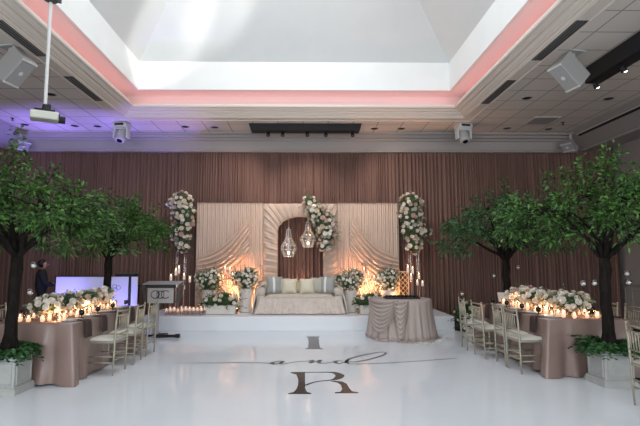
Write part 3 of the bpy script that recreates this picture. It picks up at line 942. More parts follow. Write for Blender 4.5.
rc = random.Random(8)
CENT = {'right': [(3.88, 8.62, .30), (3.86, 8.05, .30), (3.92, 7.42, .32), (3.90, 6.98, .24)], 'left': [(-3.48, 6.62, .24), (-3.48, 7.10, .28), (-3.46, 7.72, .28), (-3.46, 8.33, .27)]}
for side, T in (('right', TR), ('left', TL)):
    cx = (T[0] + T[1]) / 2; pts = []
    blk = [(x, y, .10) for x, y, _ in CENT[side]]
    while len(pts) < 44:
        x = cx + rc.uniform(-.30, .30); y = rc.uniform(T[2] + .10, T[3] - .12)
        if any(math.dist((x, y), (a, c)) < .085 for a, c in pts) or any(math.dist((x, y), (a, c)) < rr for a, c, rr in blk): continue
        pts.append((x, y))
    for x, y in pts:
        votive(x, y, TZ, rc.uniform(.85, 1.25), 'lit votive candle in a blush glass among the flowers on the %s table' % side, 'votive candles on the %s table' % side)
    for k in range(5):
        point('candle_light', (cx + (-.22 if k % 2 else .2), T[2] + .25 + k * .48, TZ + .13), 2.0, (1.0, .52, .25), .03)

# ------------------------------------------------------------------ flowers


def bloom_mesh(kind, m):
    b = MB(); rnd = random.Random(ord(kind[0]))
    b.ball((0, 0, .22), .32, 7, 5, sc=(1, 1, .9))
    for ringk, (n, rad, ht, tilt) in enumerate(((5, .34, .22, .9), (6, .62, .08, .45), (7, .85, -.05, .15))):
        for k in range(n):
            a = 2 * PI * (k + .5 * ringk) / n + rnd.uniform(-.15, .15)
            ca, sa = math.cos(a), math.sin(a); w = .36 + .08 * ringk
            def P(u, v):
                rr = .12 + (rad) * u
                z = ht + math.sin(tilt) * u * .55 + .10 * (1 - (v * 2) ** 2) * -1 + .10 * u * u
                y = v * 2 * w * math.sin(PI * min(.95, .25 + .6 * u))
                return (rr * ca - y * sa, rr * sa + y * ca, z)
            base = len(b.v)
            for i in range(4):
                for j in range(3): b.v.append(P(i / 3, (j - 1) / 2))
            for i in range(3):
                for j in range(2):
                    q = base + i * 3 + j; b.f.append((q, q + 1, q + 4, q + 3)); b.m.append(0)
    me = bpy.data.meshes.new('bloom'); me.from_pydata(b.v, [], b.f); me.materials.append(m)
    me.polygons.foreach_set('use_smooth', [True] * len(me.polygons)); return me


BL = {'w': bloom_mesh('w', M['petal_w']), 'c': bloom_mesh('cc', M['petal_c']), 'b': bloom_mesh('bbb', M['petal_b']), 'g': bloom_mesh('gggg', M['petal_g'])}


def bloom(parent, p, d, s, k):
    o = bpy.data.objects.new('bloom', BL[k]); col.objects.link(o); o.parent = parent
    o.location = p; o.scale = (s, s, s); o.rotation_euler = Vector(d).to_track_quat('Z', 'Y').to_euler()
    return o


def bouquet(parent, blobs, n, size, pal, gmat, nleaf, seed, spray=.06):
    """blobs: (centre, radii) ellipsoids that the blooms cover"""
    rnd = random.Random(seed); g = MB()
    areas = [r[0] * r[2] + r[0] * r[1] + r[1] * r[2] for c, r in blobs]; tot = sum(areas)
    placed = []
    def pick():
        t = rnd.random() * tot
        for (c, r), a in zip(blobs, areas):
            t -= a
            if t <= 0: return c, r
        return blobs[-1]
    tries = 0
    while len(placed) < n and tries < n * 40:
        tries += 1
        c, r = pick()
        d = Vector((rnd.gauss(0, 1), rnd.gauss(0, 1) - .45, rnd.gauss(0, 1))).normalized()
        p = Vector((c[0] + d.x * r[0], c[1] + d.y * r[1], c[2] + d.z * r[2]))
        if any((p - q).length < size * 1.25 for q in placed): continue
        if any(((p.x - c2[0]) / r2[0]) ** 2 + ((p.y - c2[1]) / r2[1]) ** 2 + ((p.z - c2[2]) / r2[2]) ** 2 < .6 for c2, r2 in blobs): continue
        placed.append(p)
        bloom(parent, p, d + Vector((0, -.2, 0)), size * rnd.uniform(.7, 1.2), rnd.choice(pal))
    for k in range(nleaf):
        c, r = pick()
        d = Vector((rnd.gauss(0, 1), rnd.gauss(0, 1), rnd.gauss(0, 1))).normalized()
        q = rnd.uniform(.55, 1.0)
        p = Vector((c[0] + d.x * r[0] * q, c[1] + d.y * r[1] * q, c[2] + d.z * r[2] * q))
        if rnd.random() < .06:   # a sprig poking out
            for t in range(7):
                add_leaf(g, p + d * spray * t / 4, d + Vector((rnd.uniform(-1, 1), rnd.uniform(-1, 1), rnd.uniform(-.6, .8))), .05, .02, rnd)
        else:
            add_leaf(g, p, d + Vector((rnd.uniform(-.8, .8), rnd.uniform(-.8, .8), rnd.uniform(-.6, .8))), rnd.uniform(.04, .08), .028, rnd)
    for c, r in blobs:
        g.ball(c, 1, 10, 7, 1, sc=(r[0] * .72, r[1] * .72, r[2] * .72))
    o = g.build('greenery', [gmat, M['core']], parent)
    return o


# low centrepieces on the banquet tables
for side in ('right', 'left'):
    for k, (x, y, rr) in enumerate(CENT[side]):
        r = empty('flower_centrepiece', (x, y, TZ))
        wh = ('nearest the camera', 'second from the near end', 'third from the near end', 'at the far end')
        kk = k if side == 'left' else 3 - k
        tag(r, 'ivory flower centrepiece in a gold bowl on the %s table, %s' % (side, wh[kk]), 'flower arrangement', 'ivory centrepieces on the %s table' % side)
        b = MB(); b.lathe([(.0, 0), (.055, 0), (.045, .02), (.02, .04), (.02, .07), (.075, .10), (.085, .14), (.07, .14), (.0, .11)], n=16); b.build('bowl', M['gold'], r, smooth=True)
        h = .21
        bouquet(r, [((0, 0, h), (rr * .85, rr * .9, .105)), ((rr * .3, 0, h + .06), (rr * .5, rr * .5, .07))], 34 if side == 'right' else 24, .052, 'wwwwcw' + ('b' if kk == 3 else ''), M['euca'], 120, 50 + k + (9 if side == 'left' else 0))

# ------------------------------------------------------------------ backdrop drape panels on the stage
SB = SZ + .006
BYK = 12.30   # backdrop plane


def drape_panel(x0, x1, mir, label):
    r = empty('drape_panel', ((x0 + x1) / 2, BYK, SB)); tag(r, label, 'backdrop panel', 'blush drape panels of the backdrop')
    w = (x1 - x0); H = 2.70
    b = MB()
    for s in (-1, 1): b.box((s * (w / 2 - .02), .08, H / 2), (.04, .04, H))
    b.box((0, .08, H - .02), (w, .04, .04)); b.box((0, .08, .02), (w, .04, .04)); b.build('frame', M['gold'], r)
    b = MB(); nx = 220

    def fn(u, v):
        x = (u - .5) * (w - .01)
        y = .010 * math.sin(u * w * 2 * PI / .052 + 2.2 * math.sin(u * 9) + 1.2 * math.sin(u * 23)) * (.75 + .35 * (1 - v)) + .006 * math.sin(u * w * 61)
        z = H * v + .01
        return (x, y - (.0 if v > .02 else .01), z)
    b.grid(fn, 340, 8)
    b.grid(lambda u, v: ((u - .5) * w, .03 * -1 + .12 * v, H + .012 + .004 * math.sin(u * 60)), 60, 1)
    b.build('pleated_sheet', M['blush'], r, smooth=True)
    # swagged folds: from upper tie point down to the outer edge
    m = mir
    def swag(name, A, B, sagA, sagB, A2, B2, nf, amp, depth, mt):
        bb = MB()

        def f(u, v):
            def cur(P, Q, sag):
                return (P[0] + (Q[0] - P[0]) * u, P[1] + (Q[1] - P[1]) * u - sag * math.sin(PI * u) * (1 - .25 * u))
            a = cur(A, B, sagA); c = cur(A2, B2, sagB)
            x = a[0] + (c[0] - a[0]) * v; z = a[1] + (c[1] - a[1]) * v
            y = -depth * math.sin(PI * min(1, max(0, v))) ** .5 * (.5 + .5 * math.sin(PI * u)) - .03 - amp * (.5 + .5 * math.sin(v * nf * 2 * PI + 1.5 * u)) * (.4 + .6 * math.sin(PI * u) ** .5)
            return (x * m, y, z)
        bb.grid(f, 40, nf * 8)
        return bb.build(name, mt, r, smooth=True)
    hw = w / 2
    swag('upper_swag', (hw * .50, 2.30), (-hw * .95, 1.30), .26, .36, (hw * .62, 1.85), (-hw * .96, .92), 4, .12, .10, M['blush2'])
    swag('lower_swag', (hw * .56, 1.80), (-hw * .96, .95), .20, .16, (hw * .60, 1.45), (-hw * .98, .55), 3, .10, .07, M['blush2'])
    bb = MB()   # gathered tails at the outer edge

    def tail(u, v):
        x = -hw * (.99 - .50 * u * (1 - v) ** 1.3 - .10 * u)
        return (x * m, -.05 - .022 * math.sin(u * 5 * 2 * PI) - .03 * math.sin(PI * u), .01 + 1.0 * v)
    bb.grid(tail, 50, 14); bb.build('side_tail', M['blush2'], r, smooth=True)
    return r


drape_panel(-2.72, -1.01, 1, 'pleated blush drape panel with swags left of the arch')
drape_panel(0.88, 2.46, -1, 'pleated blush drape panel with swags right of the arch')

# arch panel with ruched fabric
r = empty('arch_panel', (-.065, BYK - .02, SB)); tag(r, 'ruched cream arch panel with open centre behind the sofa', 'arch')
AW, AH, OW, OS, OR = 1.86, 2.68, .585, 1.93, .42
inner = []
for i in range(30): inner.append((-OW, OS * i / 30, 0))
for i in range(41):
    t = i / 40 * PI
    inner.append((-OW * math.cos(t), OS + OR * math.sin(t) ** .85, 0))
for i in range(30): inner.append((OW, OS * (29 - i) / 30, 0))
outer = []
NN = len(inner)
for i, (x, z, _) in enumerate(inner):
    if z < OS - .05 and x < 0: outer.append((-AW / 2, z * 1.1))
    elif z < OS - .05: outer.append((AW / 2, z * 1.1))
    else:
        dx, dz = x * .9, (z - (OS - .35)); k = min((AW / 2) / max(abs(dx), 1e-6), (AH - (OS - .35)) / max(dz, 1e-6))
        outer.append((max(-AW / 2, min(AW / 2, dx * k)), min(AH, OS - .35 + dz * k)))
b = MB(); NS = 10
rr_ = random.Random(2); phs = [rr_.uniform(-.6, .6) for _ in range(NN * 4 + 4)]
UP = 4
vs = []
tot_n = (NN - 1) * UP + 1
for j in range(NS + 1):
    s = j / NS
    for q in range(tot_n):
        i = min(q // UP, NN - 2); t = q / UP - i
        ix = inner[i][0] + (inner[i + 1][0] - inner[i][0]) * t; iz = inner[i][1] + (inner[i + 1][1] - inner[i][1]) * t
        ox = outer[i][0] + (outer[i + 1][0] - outer[i][0]) * t; oz = outer[i][1] + (outer[i + 1][1] - outer[i][1]) * t
        rp = math.sin(q * .55 + phs[q // 9] + 1.2 * math.sin(s * 3 + q * .07)) * .014 + .008 * math.sin(q * 1.3 + 4 * s)
        edge = .05 * (1 - (2 * s - 1) ** 4)
        vs.append((ix + (ox - ix) * s, -edge - rp, iz + (oz - iz) * s))
b.add(vs, [(j * tot_n + q, j * tot_n + q + 1, (j + 1) * tot_n + q + 1, (j + 1) * tot_n + q) for j in range(NS) for q in range(tot_n - 1)])
b.build('ruched_fabric', M['blush'], r, smooth=True)
b = MB(); vs = []
for (x, z, _) in inner: vs += [(x, 0, z), (x, .16, z)]
b.add(vs, [(2 * i, 2 * i + 1, 2 * i + 3, 2 * i + 2) for i in range(NN - 1)])
n0 = 0
for (x, z) in ((-AW / 2, 0), (AW / 2, 0)): b.box((x * .995, .08, AH / 2), (.015, .16, AH))
b.box((0, .08, AH), (AW, .16, .015)); b.build('reveal', M['blush'], r, smooth=False)

# pendant lamps in the arch


def pendant(x, zt, zb, label):
    r = empty('cage_pendant_lamp', (x, BYK - .16, zb)); tag(r, label, 'pendant lamp', 'cage pendant lamps in the arch')
    h = zt - zb
    prof = [(.12, 0), (.195, .13), (.185, .19), (.08, .32), (.05, .48)]
    prof = [(a, z * h / .50) for a, z in prof]
    n = 8; b = MB()
    for k in range(n):
        t = 2 * PI * k / n; t2 = 2 * PI * (k + .5) / n
        b.tube([(a * math.cos(t), a * math.sin(t), z) for a, z in prof], .0035, n=4)
        b.tube([(prof[0][0] * math.cos(t2), prof[0][0] * math.sin(t2), 0), (prof[1][0] * math.cos(t), prof[1][0] * math.sin(t), prof[1][1])], .004, n=4)
    for a, z in prof:
        b.tube([(a * math.cos(2 * PI * k / 16), a * math.sin(2 * PI * k / 16), z) for k in range(17)], .004, n=4)
    b.build('cage', M['whitep'], r)
    b = MB(); b.lathe(prof, n=16); b.build('crystal_strands', glass_strands, r)
    b = MB(); b.cyl((0, 0, prof[-1][1]), (0, 0, prof[-1][1] + .06), .02, n=8); b.cyl((0, 0, .13), (0, 0, .17), .012, n=8); b.build('socket', M['gold'], r)
    b = MB(); b.ball((0, 0, .10), .028, sc=(1, 1, 1.5)); b.build('bulb', M['bulb'], r)
    b = MB(); b.cyl((0, 0, .16), (0, 0, max(h + .02, 2.74 + SB - .33 - zb + .0)), .004, n=5); b.build('cord', M['gold'], r)
    point('pendant_light', (x, BYK - .16, zb + .10), 9.0, (1, .7, .42), .03)


glass_strands = glass_mat('crystal_strands', (1.0, .93, .88), .26)
pendant(-.36, 2.38, 1.66, 'lower cage pendant lamp hanging left in the arch opening')
pendant(.13, 2.56, 1.90, 'higher cage pendant lamp hanging right in the arch beside the roses')

# tall bouquets
def tall_bouquet(x, label, seed, blobs, n, stand=True):
    r = empty('rose_arrangement', (x, BYK - .28, SB)); tag(r, label, 'flower arrangement', 'tall rose arrangements on the backdrop')
    if stand:
        b = MB()
        for sx in (-1, 1):
            for sy in (-1, 1): b.cyl((sx * .10, sy * .08, 0), (sx * .10, sy * .08, 1.45), .008, n=6)
        b.box((0, 0, 1.45), (.22, .18, .015)); b.box((0, 0, .01), (.24, .2, .02)); b.cyl((0, 0, 1.4), (0, 0, 2.85), .012, n=6)
        b.build('stand', M['blushglass'], r)
    bouquet(r, blobs, n, .058, 'wwwccwwgb', M['euca'], 800, seed, .13)
    return r


tall_bouquet(-3.02, 'tall column of ivory roses at the outer edge of the left drape panel', 71, [((-.22, 0, 2.66), (.15, .14, .12)), ((-.03, 0, 2.70), (.27, .2, .24)), ((.04, 0, 2.35), (.30, .22, .34)), ((-.02, 0, 1.95), (.27, .2, .30)), ((.03, 0, 1.62), (.19, .15, .2))], 97)
tall_bouquet(2.76, 'tall column of ivory roses at the outer edge of the right drape panel', 72, [((-.03, 0, 2.68), (.28, .2, .24)), ((-.04, 0, 2.35), (.27, .22, .3)), ((0.02, 0, 1.98), (.32, .2, .28)), ((.02, 0, 1.62), (.2, .15, .22)), ((.34, 0, 1.95), (.12, .1, .09))], 97)
tall_bouquet(.48, 'slanting cluster of ivory roses over the top right of the arch', 73, [((-.33, .05, 2.70), (.15, .14, .2)), ((-.16, 0, 2.45), (.24, .2, .24)), ((.06, 0, 2.2), (.27, .22, .28)), ((.14, 0, 1.88), (.26, .2, .2)), ((.06, -.02, 1.60), (.18, .15, .12))], 97, False)


# vases with flowers
def vase_arr(x, y, label, seed, h=.52, rad=.33):
    r = empty('flower_vase', (x, y, SB)); tag(r, label, 'vase', 'white vases of flowers on the stage')
    b = MB(); b.lathe([(.0, 0), (.15, 0), (.16, .02), (.165, h * .5), (.185, h * .9), (.19, h), (.17, h), (.15, h * .8), (.0, h * .78)], n=22); b.build('vase', M['vase'], r, smooth=True)
    bouquet(r, [((0, 0, h + .20), (rad, .26, .23)), ((.08, 0, h + .36), (rad * .6, .2, .14)), ((-rad * .7, 0, h + .30), (.14, .12, .12))], 80, .038, 'wwwwwgc', M['euca'], 900, seed, .12)


vase_arr(-2.28, 11.85, 'white vase of ivory flowers farther from the sofa, left on stage', 81)
vase_arr(-1.38, 11.78, 'white vase of ivory flowers right beside the left arm of the sofa', 82, .56, .31)
vase_arr(1.17, 11.78, 'white vase of ivory flowers right beside the right arm of the sofa', 83, .52, .33)
vase_arr(2.10, 11.95, 'white vase of ivory flowers behind the round draped table', 84, .52, .27)


def low_arr(x, y, w, label, seed):
    r = empty('low_flower_box', (x, y, SB)); tag(r, label, 'flower box', 'low flower boxes on the stage')
    b = MB(); b.box((0, 0, .10), (w, .26, .20), taper=1.04); b.build('box', M['vase'], r, bevel=.01)
    bouquet(r, [((-w * .3, 0, .27), (.26, .2, .16)), ((w * .2, 0, .28), (.30, .2, .18)), ((.0, -.02, .38), (.2, .16, .12))], 30, .050, 'wwwwc', M['fern'], 700, seed, .12)


low_arr(-1.90, 11.38, .66, 'low white box of flowers and greenery between the two left vases', 91)
low_arr(1.58, 11.38, .50, 'low white box of flowers and greenery between the two right vases', 92)

# potted flowers at the right end of the stage
r = empty('flower_pot', (3.60, 10.66, .0)); tag(r, 'green leafy pot with white flowers on the floor by the stage end', 'plant')
b = MB(); b.lathe([(.0, 0), (.13, 0), (.18, .22), (.16, .22), (.0, .18)], n=18); b.build('pot', M['dgrey'], r, smooth=True)
bouquet(r, [((0, 0, .42), (.26, .22, .25))], 14, .05, 'wwc', M['fern'], 650, 95, .14)
r = empty('flower_pot', (3.72, 9.62, .012)); tag(r, 'low pot of white flowers beside the far chair of the right table', 'plant')
r.location = (3.30, 9.42, .012)
b = MB(); b.lathe([(.0, 0), (.10, 0), (.14, .22), (.12, .22), (.0, .18)], n=18); b.build('pot', M['vase'], r, smooth=True)
bouquet(r, [((0, 0, .34), (.2, .18, .15))], 22, .055, 'www', M['fern'], 200, 96, .1)

# tall candle stands
cs = empty('candle_stand', (0, 0, SB))
b = MB(); b.lathe([(.0, 0), (.055, 0), (.05, .012), (.008, .02)], n=14); b.cyl((0, 0, .015), (0, 0, .86), .004, n=6); b.lathe([(.007, .85), (.035, .87), (.035, .88), (.0, .88)], n=12); b.build('stem', M['stemm'], cs)
b = MB(); b.grid(lambda u, v: ((.036 + .004 * v) * math.cos(2 * PI * u), (.036 + .004 * v) * math.sin(2 * PI * u), .88 + .18 * v), 14, 1, wrap=True); b.build('glass_shade', M['glass'], cs, smooth=True)
b = MB(); b.cyl((0, 0, .88), (0, 0, .99), .029, n=12); b.build('wax', M['wax2'], cs)
b = MB(); b.lathe([(.0, .99), (.010, 1.0), (.013, 1.012), (.008, 1.03), (.0, 1.05)], n=8); b.build('flame', M['flame'], cs)
cf_ = [True]


def cstand(x, y, ztop, label, group):
    o = cs if cf_[0] else copy_tree(cs)
    cf_[0] = False
    s = (ztop - SB) / 1.06
    o.location = (x, y, SB); o.scale = (1, 1, s); tag(o, label, 'candle stand', group)


for x, y, z in ((-2.95, 11.55, 1.46), (-3.06, 11.70, 1.40), (-2.84, 11.62, 1.28), (-3.12, 11.50, 1.26), (-2.72, 11.70, 1.2), (-2.97, 11.42, 1.08), (-2.80, 11.45, 1.02)):
    cstand(x, y, z, 'slender candle stand with glass shade under the left rose column', 'candle stands under the left rose column')
for x, y, z in ((2.52, 11.6, 1.48), (2.66, 11.72, 1.44), (2.56, 11.45, 1.28), (2.78, 11.6, 1.3), (2.70, 11.42, 1.13), (2.84, 11.50, 1.10)):
    cstand(x, y, z, 'slender candle stand with glass shade under the right rose column', 'candle stands under the right rose column')
for x, y, z in ((-1.90, 11.85, 1.46), (-1.80, 11.95, 1.42), (-1.72, 11.88, 1.28), (-1.97, 11.98, 1.22)):
    cstand(x, y, z, 'slender candle stand between the two left vases before the swags', 'candle stands between the left vases')
for x, y, z in ((1.50, 11.85, 1.42), (1.62, 11.95, 1.30), (1.74, 11.85, 1.22), (1.56, 12.02, 1.10)):
    cstand(x, y, z, 'slender candle stand between the two right vases before the swags', 'candle stands between the right vases')
rc = random.Random(3)
pv = empty('votive_candle', (0, 0, SB))
b = MB(); b.lathe([(.0, 0), (.022, 0), (.024, .03), (.010, .04), (.010, .05), (.030, .06), (.036, .12)], n=12); b.build('glass', M['blushglass'], pv, smooth=True)
b = MB(); b.lathe([(.0, .062), (.024, .064), (.028, .09), (.0, .09)], n=10); b.build('wax', M['wax2'], pv)
b = MB(); b.lathe([(.0, .090), (.004, .094), (.005, .100), (.003, .108), (.0, .114)], n=6); b.build('flame', M['flame2'], pv, smooth=True)
vc = pv; vf[0] = True
for i in range(10):
    for j in range(2):
        votive(-3.10 + i * .088 + .04 * j, 11.12 + j * .17, SB, rc.uniform(1.2, 1.7), 'clear glass votive in the double row on the left stage edge', 'votives on the left stage edge')

# gold lattice screen right
r = empty('lattice_screen', (2.38, 12.10, SB)); tag(r, 'gold diamond lattice screen behind the round table by the candle stands', 'screen')
b = MB(); w, h = .52, .95
for s in (-1, 1): b.box((s * w / 2, 0, h / 2), (.02, .02, h))
for z in (.02, h): b.box((0, 0, z), (w, .02, .02))
b.build('frame', M['gold'], r)
b = MB()
for k in range(-4, 9):
    for sg in (-1, 1):
        # diagonal bar clipped to frame
        pts = []
        for t in range(0, 41):
            x = -w / 2 + w * t / 40; z = k * .13 + (x + w / 2 if sg > 0 else w / 2 - x) * 1.1
            if .02 < z < h: pts.append((x, 0, z))
        if len(pts) > 1: b.tube([pts[0], pts[-1]], .006, n=4)
b.build('lattice', M['gold'], r)

# assumed warm uplights standing behind the flowers, out of view
for x, pw in ((-2.35, 9), (-1.62, 13), (-1.18, 9), (.98, 10), (1.55, 15), (2.25, 7)):
    r = empty('uplight', (x, BYK - .50, SB)); tag(r, 'small amber uplight hidden behind the flowers at the backdrop foot', 'uplight', 'amber uplights at the backdrop foot')
    b = MB(); b.cyl((0, 0, 0), (0, 0, .08), .05, .055, n=14); b.build('can', M['black'], r)
    b = MB(); b.cyl((0, 0, .081), (0, 0, .084), .042, n=14); b.build('lens', M['bulb'], r)
    spot('uplight_beam', (x, BYK - .50, SB + .12), (x, BYK + .02, SB + 1.45), pw * 8.5, (1, .46, .24), 120, .9, .05)

r = empty('uplight', (-.07, BYK + .16, SB)); tag(r, 'small amber uplight behind the sofa washing the curtain inside the arch', 'uplight')  # assumed lamp, added to warm the curtain inside the arch
b = MB(); b.cyl((0, 0, 0), (0, 0, .08), .05, .055, n=14); b.build('can', M['black'], r)
b = MB(); b.cyl((0, 0, .081), (0, 0, .084), .042, n=14); b.build('lens', M['bulb'], r)
spot('uplight_beam', (-.07, BYK + .14, SB + .12), (-.07, 12.6, SB + 1.5), 45, (1, .62, .45), 110, .9, .04)
# ------------------------------------------------------------------ sofa
r = empty('sofa', (-.075, 11.68, SB)); tag(r, 'champagne draped sofa with rolled arms in front of the arch', 'sofa')
W2 = 1.0
b = MB(); b.box((0, .02, .20), (1.86, .74, .36)); b.build('base', M['sofa'], r, bevel=.03)
b = MB()


def seatf(u, v):
    x = (u - .5) * 2; y = (v - .5) * 2
    return (x * .80, y * .34 - .04, .39 + .07 * ((1 - abs(x) ** 6) * (1 - abs(y) ** 4)) ** .4 - .008 * math.cos(x * 15) * math.cos(y * 8))
b.grid(seatf, 40, 16); b.box((0, -.04, .36), (1.6, .68, .08)); b.build('seat', M['sofa'], r, smooth=True, bevel=.01)
b = MB()


def backf(u, v):
    x = (u - .5) * 2
    top = .70 + .045 * math.cos(x * PI) * 1 + .02 * math.cos(x * PI * 3)
    t = v * PI
    return (x * .93, .30 - .11 * math.sin(t) ** .6 * (1 if v < .5 or True else 1) + (.18 * v if False else 0) + (.14 if v > .5 else .0) * math.sin(t - PI / 2) ** 2 * 1, .35 + (top - .35) * math.sin(t) ** .5 + (.012 * math.sin(x * 24) * math.sin(t)))
b.grid(backf, 60, 20); b.box((0, .30, .40), (1.8, .12, .56)); b.build('backrest', M['sofa'], r, smooth=True)
for s in (-1, 1):
    b = MB()

    def armf(u, v):
        t = u * 2 * PI
        yy = -.36 + v * .74
        hh = .64 + .10 * v ** 2
        cx = s * (.91)
        rad = .10 + .012 * math.sin(v * 20)
        return (cx + rad * 1.1 * math.cos(t), yy, hh - .12 + rad * math.sin(t))
    b.grid(armf, 20, 14, wrap=True)
    b.ball((s * .91, -.36, .52), .108, 16, 8, sc=(1.05, .4, 1))
    b.box((s * .91, .0, .29), (.18, .72, .46)); b.build('arm', M['sofa'], r, smooth=True)
b = MB()


def skirt(u, v):
    # path around front and both sides
    L = [(-W2, .36), (-W2, -.30), (-W2 + .08, -.40), (W2 - .08, -.40), (W2, -.30), (W2, .36)]
    ds = [0]
    for i in range(1, 6): ds.append(ds[-1] + math.dist(L[i], L[i - 1]))
    d = u * ds[-1]; i = max(k for k in range(5) if ds[k] <= d + 1e-9); t = (d - ds[i]) / (ds[i + 1] - ds[i])
    x = L[i][0] + (L[i + 1][0] - L[i][0]) * t; y = L[i][1] + (L[i + 1][1] - L[i][1]) * t
    k = (1 - v); f = 1 + .05 * k * k * 2
    top = .36 + .10 * max(0, abs(x) - .75) / .27
    off = (.026 * math.sin(d * 30 + 3 * math.sin(d * 5)) + .018 * math.sin(d * 11 + 3 * v)) * (.2 + k)
    return ((x * (.95 + .05 * f)) * f + (off if abs(x) > W2 - .05 else 0), y * f - off, .012 + (top - .012) * v)
b.grid(skirt, 320, 10); b.build('skirt', M['tulle'], r, smooth=True)
for s in (-1, 1):
    b = MB()

    def throw(u, v):   # gathered throw falling over each arm to the floor
        a = v
        x = s * (.84 + .17 * math.sin(a * PI / 2) + .10 * a * a)
        z = .64 * (1 - a ** 1.6) + .02 + .05 * math.sin(PI * a)
        y = -.42 + u * .6 - .03 * math.sin(u * 30) * a
        return (x + s * .018 * math.sin(u * 38 + 3 * a), y, z)
    b.grid(throw, 60, 16); b.build('throw', M['tulle'], r, smooth=True)


# cushions on the sofa
def cushion(x, s, m, tilt, yaw, label, stripe=None, y=11.50, sx=1.0):
    r = empty('throw_pillow', (x, y, SB + .46)); r.rotation_euler = (R(tilt), 0, R(yaw)); tag(r, label, 'pillow', 'pillows on the sofa')
    b = MB()
    for sg in (1, -1):
        def f(u, v):
            a = (u - .5) * 2; c = (v - .5) * 2
            th = ((1 - a * a) * (1 - c * c)) ** .45 * s * .24
            k = 1 - .06 * (1 - abs(a)) * 1 * abs(c) - .06 * (1 - abs(c)) * abs(a)
            return (a * s * sx / 2 * k, -sg * th, s / 2 + c * s / 2 * k)
        b.grid(f, 14, 14)
    b.build('cover', m, r, smooth=True)
    if stripe:
        b = MB()
        def g(u, v):
            a = -.28 + u * .26; c = (v - .5) * 1.9
            th = ((1 - a * a) * (1 - c * c)) ** .45 * s * .24 + .004
            return (a * s * sx / 2, -th, s / 2 + c * s / 2)
        b.grid(g, 3, 12); b.build('stripe', stripe, r, smooth=True)


cushion(-.66, .40, M['slate'], -14, 14, 'slate pillow with white stripe at the left end of the sofa', M['plate'])
cushion(-.47, .36, M['sage'], -14, 5, 'sage grey pillow second from the left arm of the sofa', y=11.55)
cushion(-.32, .35, M['cream'], -12, -4, 'square cream pillow left of the middle of the sofa', y=11.47)
cushion(-.11, .29, M['olive'], -12, 4, 'small gold pillow in the middle of the sofa', y=11.55)
cushion(.10, .35, M['cream'], -12, 3, 'square cream pillow right of the middle of the sofa', y=11.47)
cushion(.36, .38, M['sage'], -14, -5, 'sage grey pillow second from the right arm of the sofa', y=11.55)
cushion(.56, .40, M['slate'], -14, -14, 'slate pillow with white stripe at the right end of the sofa', M['plate'])

# ------------------------------------------------------------------ round draped table
RX, RY = 2.03, 10.10
RS = .92
t = empty('round_table', (RX, RY, .012)); tag(t, 'round table hidden under draped dusty rose cloth before the stage', 'table')
b = MB(); b.lathe([(.0, .74), (.60, .74), (.60, .765), (.0, .765)], n=40); b.build('tabletop', M['dgrey'], t)
for k in range(4):
    a = PI / 4 + k * PI / 2
    b = MB(); b.cyl((.4 * math.cos(a), .4 * math.sin(a), 0), (.4 * math.cos(a), .4 * math.sin(a), .74), .02); b.build('leg', M['dgrey'], t)
r = empty('round_tablecloth', (RX, RY, .012)); tag(r, 'dusty rose floor length cloth with gathered swags on the round table', 'tablecloth'); r.scale = (RS, RS, 1)
b = MB()


def clf(rr, z, t):
    h = 1 - z / .775
    if rr < .6: return rr, z
    k = .5 + .5 * math.sin(t * 3 + 1)
    return rr + h * (.05 + .028 * math.sin(t * 26 + 1.5 * math.sin(t * 4)) + .012 * math.sin(t * 41)), z
b.lathe([(.0, .778), (.3, .778), (.62, .778), (.668, .772), (.675, .755), (.677, .65), (.682, .5), (.69, .35), (.70, .2), (.71, .1), (.725, .006)], n=240, fn=clf)
b.build('cloth', M['cake_cloth'], r, smooth=True)
for a0, a1, d0, d1, tilt in ((R(178), R(254), .05, .60, .12), (R(246), R(272), .03, .70, -.05)):
    b = MB(); nf = 7

    def sw(u, v):
        t = a0 + (a1 - a0) * u
        q = math.sin(PI * u ** (1 + tilt * 3)) ** .7
        z = .775 - (d0 + (d1 - d0) * v) * q - .03 * v * (1 - q)
        h = 1 - z / .775
        rr = .69 + .085 * h + .03 * q + .022 * math.sin(v * nf * 2 * PI + 3 * u)
        return (rr * math.cos(t), rr * math.sin(t), max(z, .02))
    b.grid(sw, 44, nf * 8); b.build('swag', M['cake_cloth'], r, smooth=True)
b = MB(); rp = random.Random(4)   # fabric puddled on the floor
def pud(u, v):
    t = R(215) + R(150) * u
    rr = .74 + v * (.05 + .09 * (.5 + .5 * math.sin(u * 23)))
    return (rr * math.cos(t), rr * math.sin(t), .006 + .03 * (1 - v) * (.5 + .5 * math.sin(u * 60 + v * 5)))
b.grid(pud, 160, 4); b.build('hem_puddle', M['cake_cloth'], r, smooth=True)
for k in range(46):
    a = R(rp.uniform(270, 350)); q = rp.uniform(.86, 1.05)
    b = MB(); b.grid(lambda u, v: ((u - .5) * .05, (v - .5) * .035, .004 + .02 * ((u - .5) ** 2 + (v - .5) ** 2)), 2, 2)
    if k == 0:
        pet = b.build('petal', M['petal_w']); o = pet
    else:
        o = pet.copy(); col.objects.link(o)
    o.location = (RX + q * math.cos(a), RY + q * math.sin(a), .0125); o.rotation_euler = (0, 0, rp.uniform(0, 6))
    tag(o, 'pale flower petal scattered on the white floor by the round table foot', 'petal', 'petals around the round table foot')
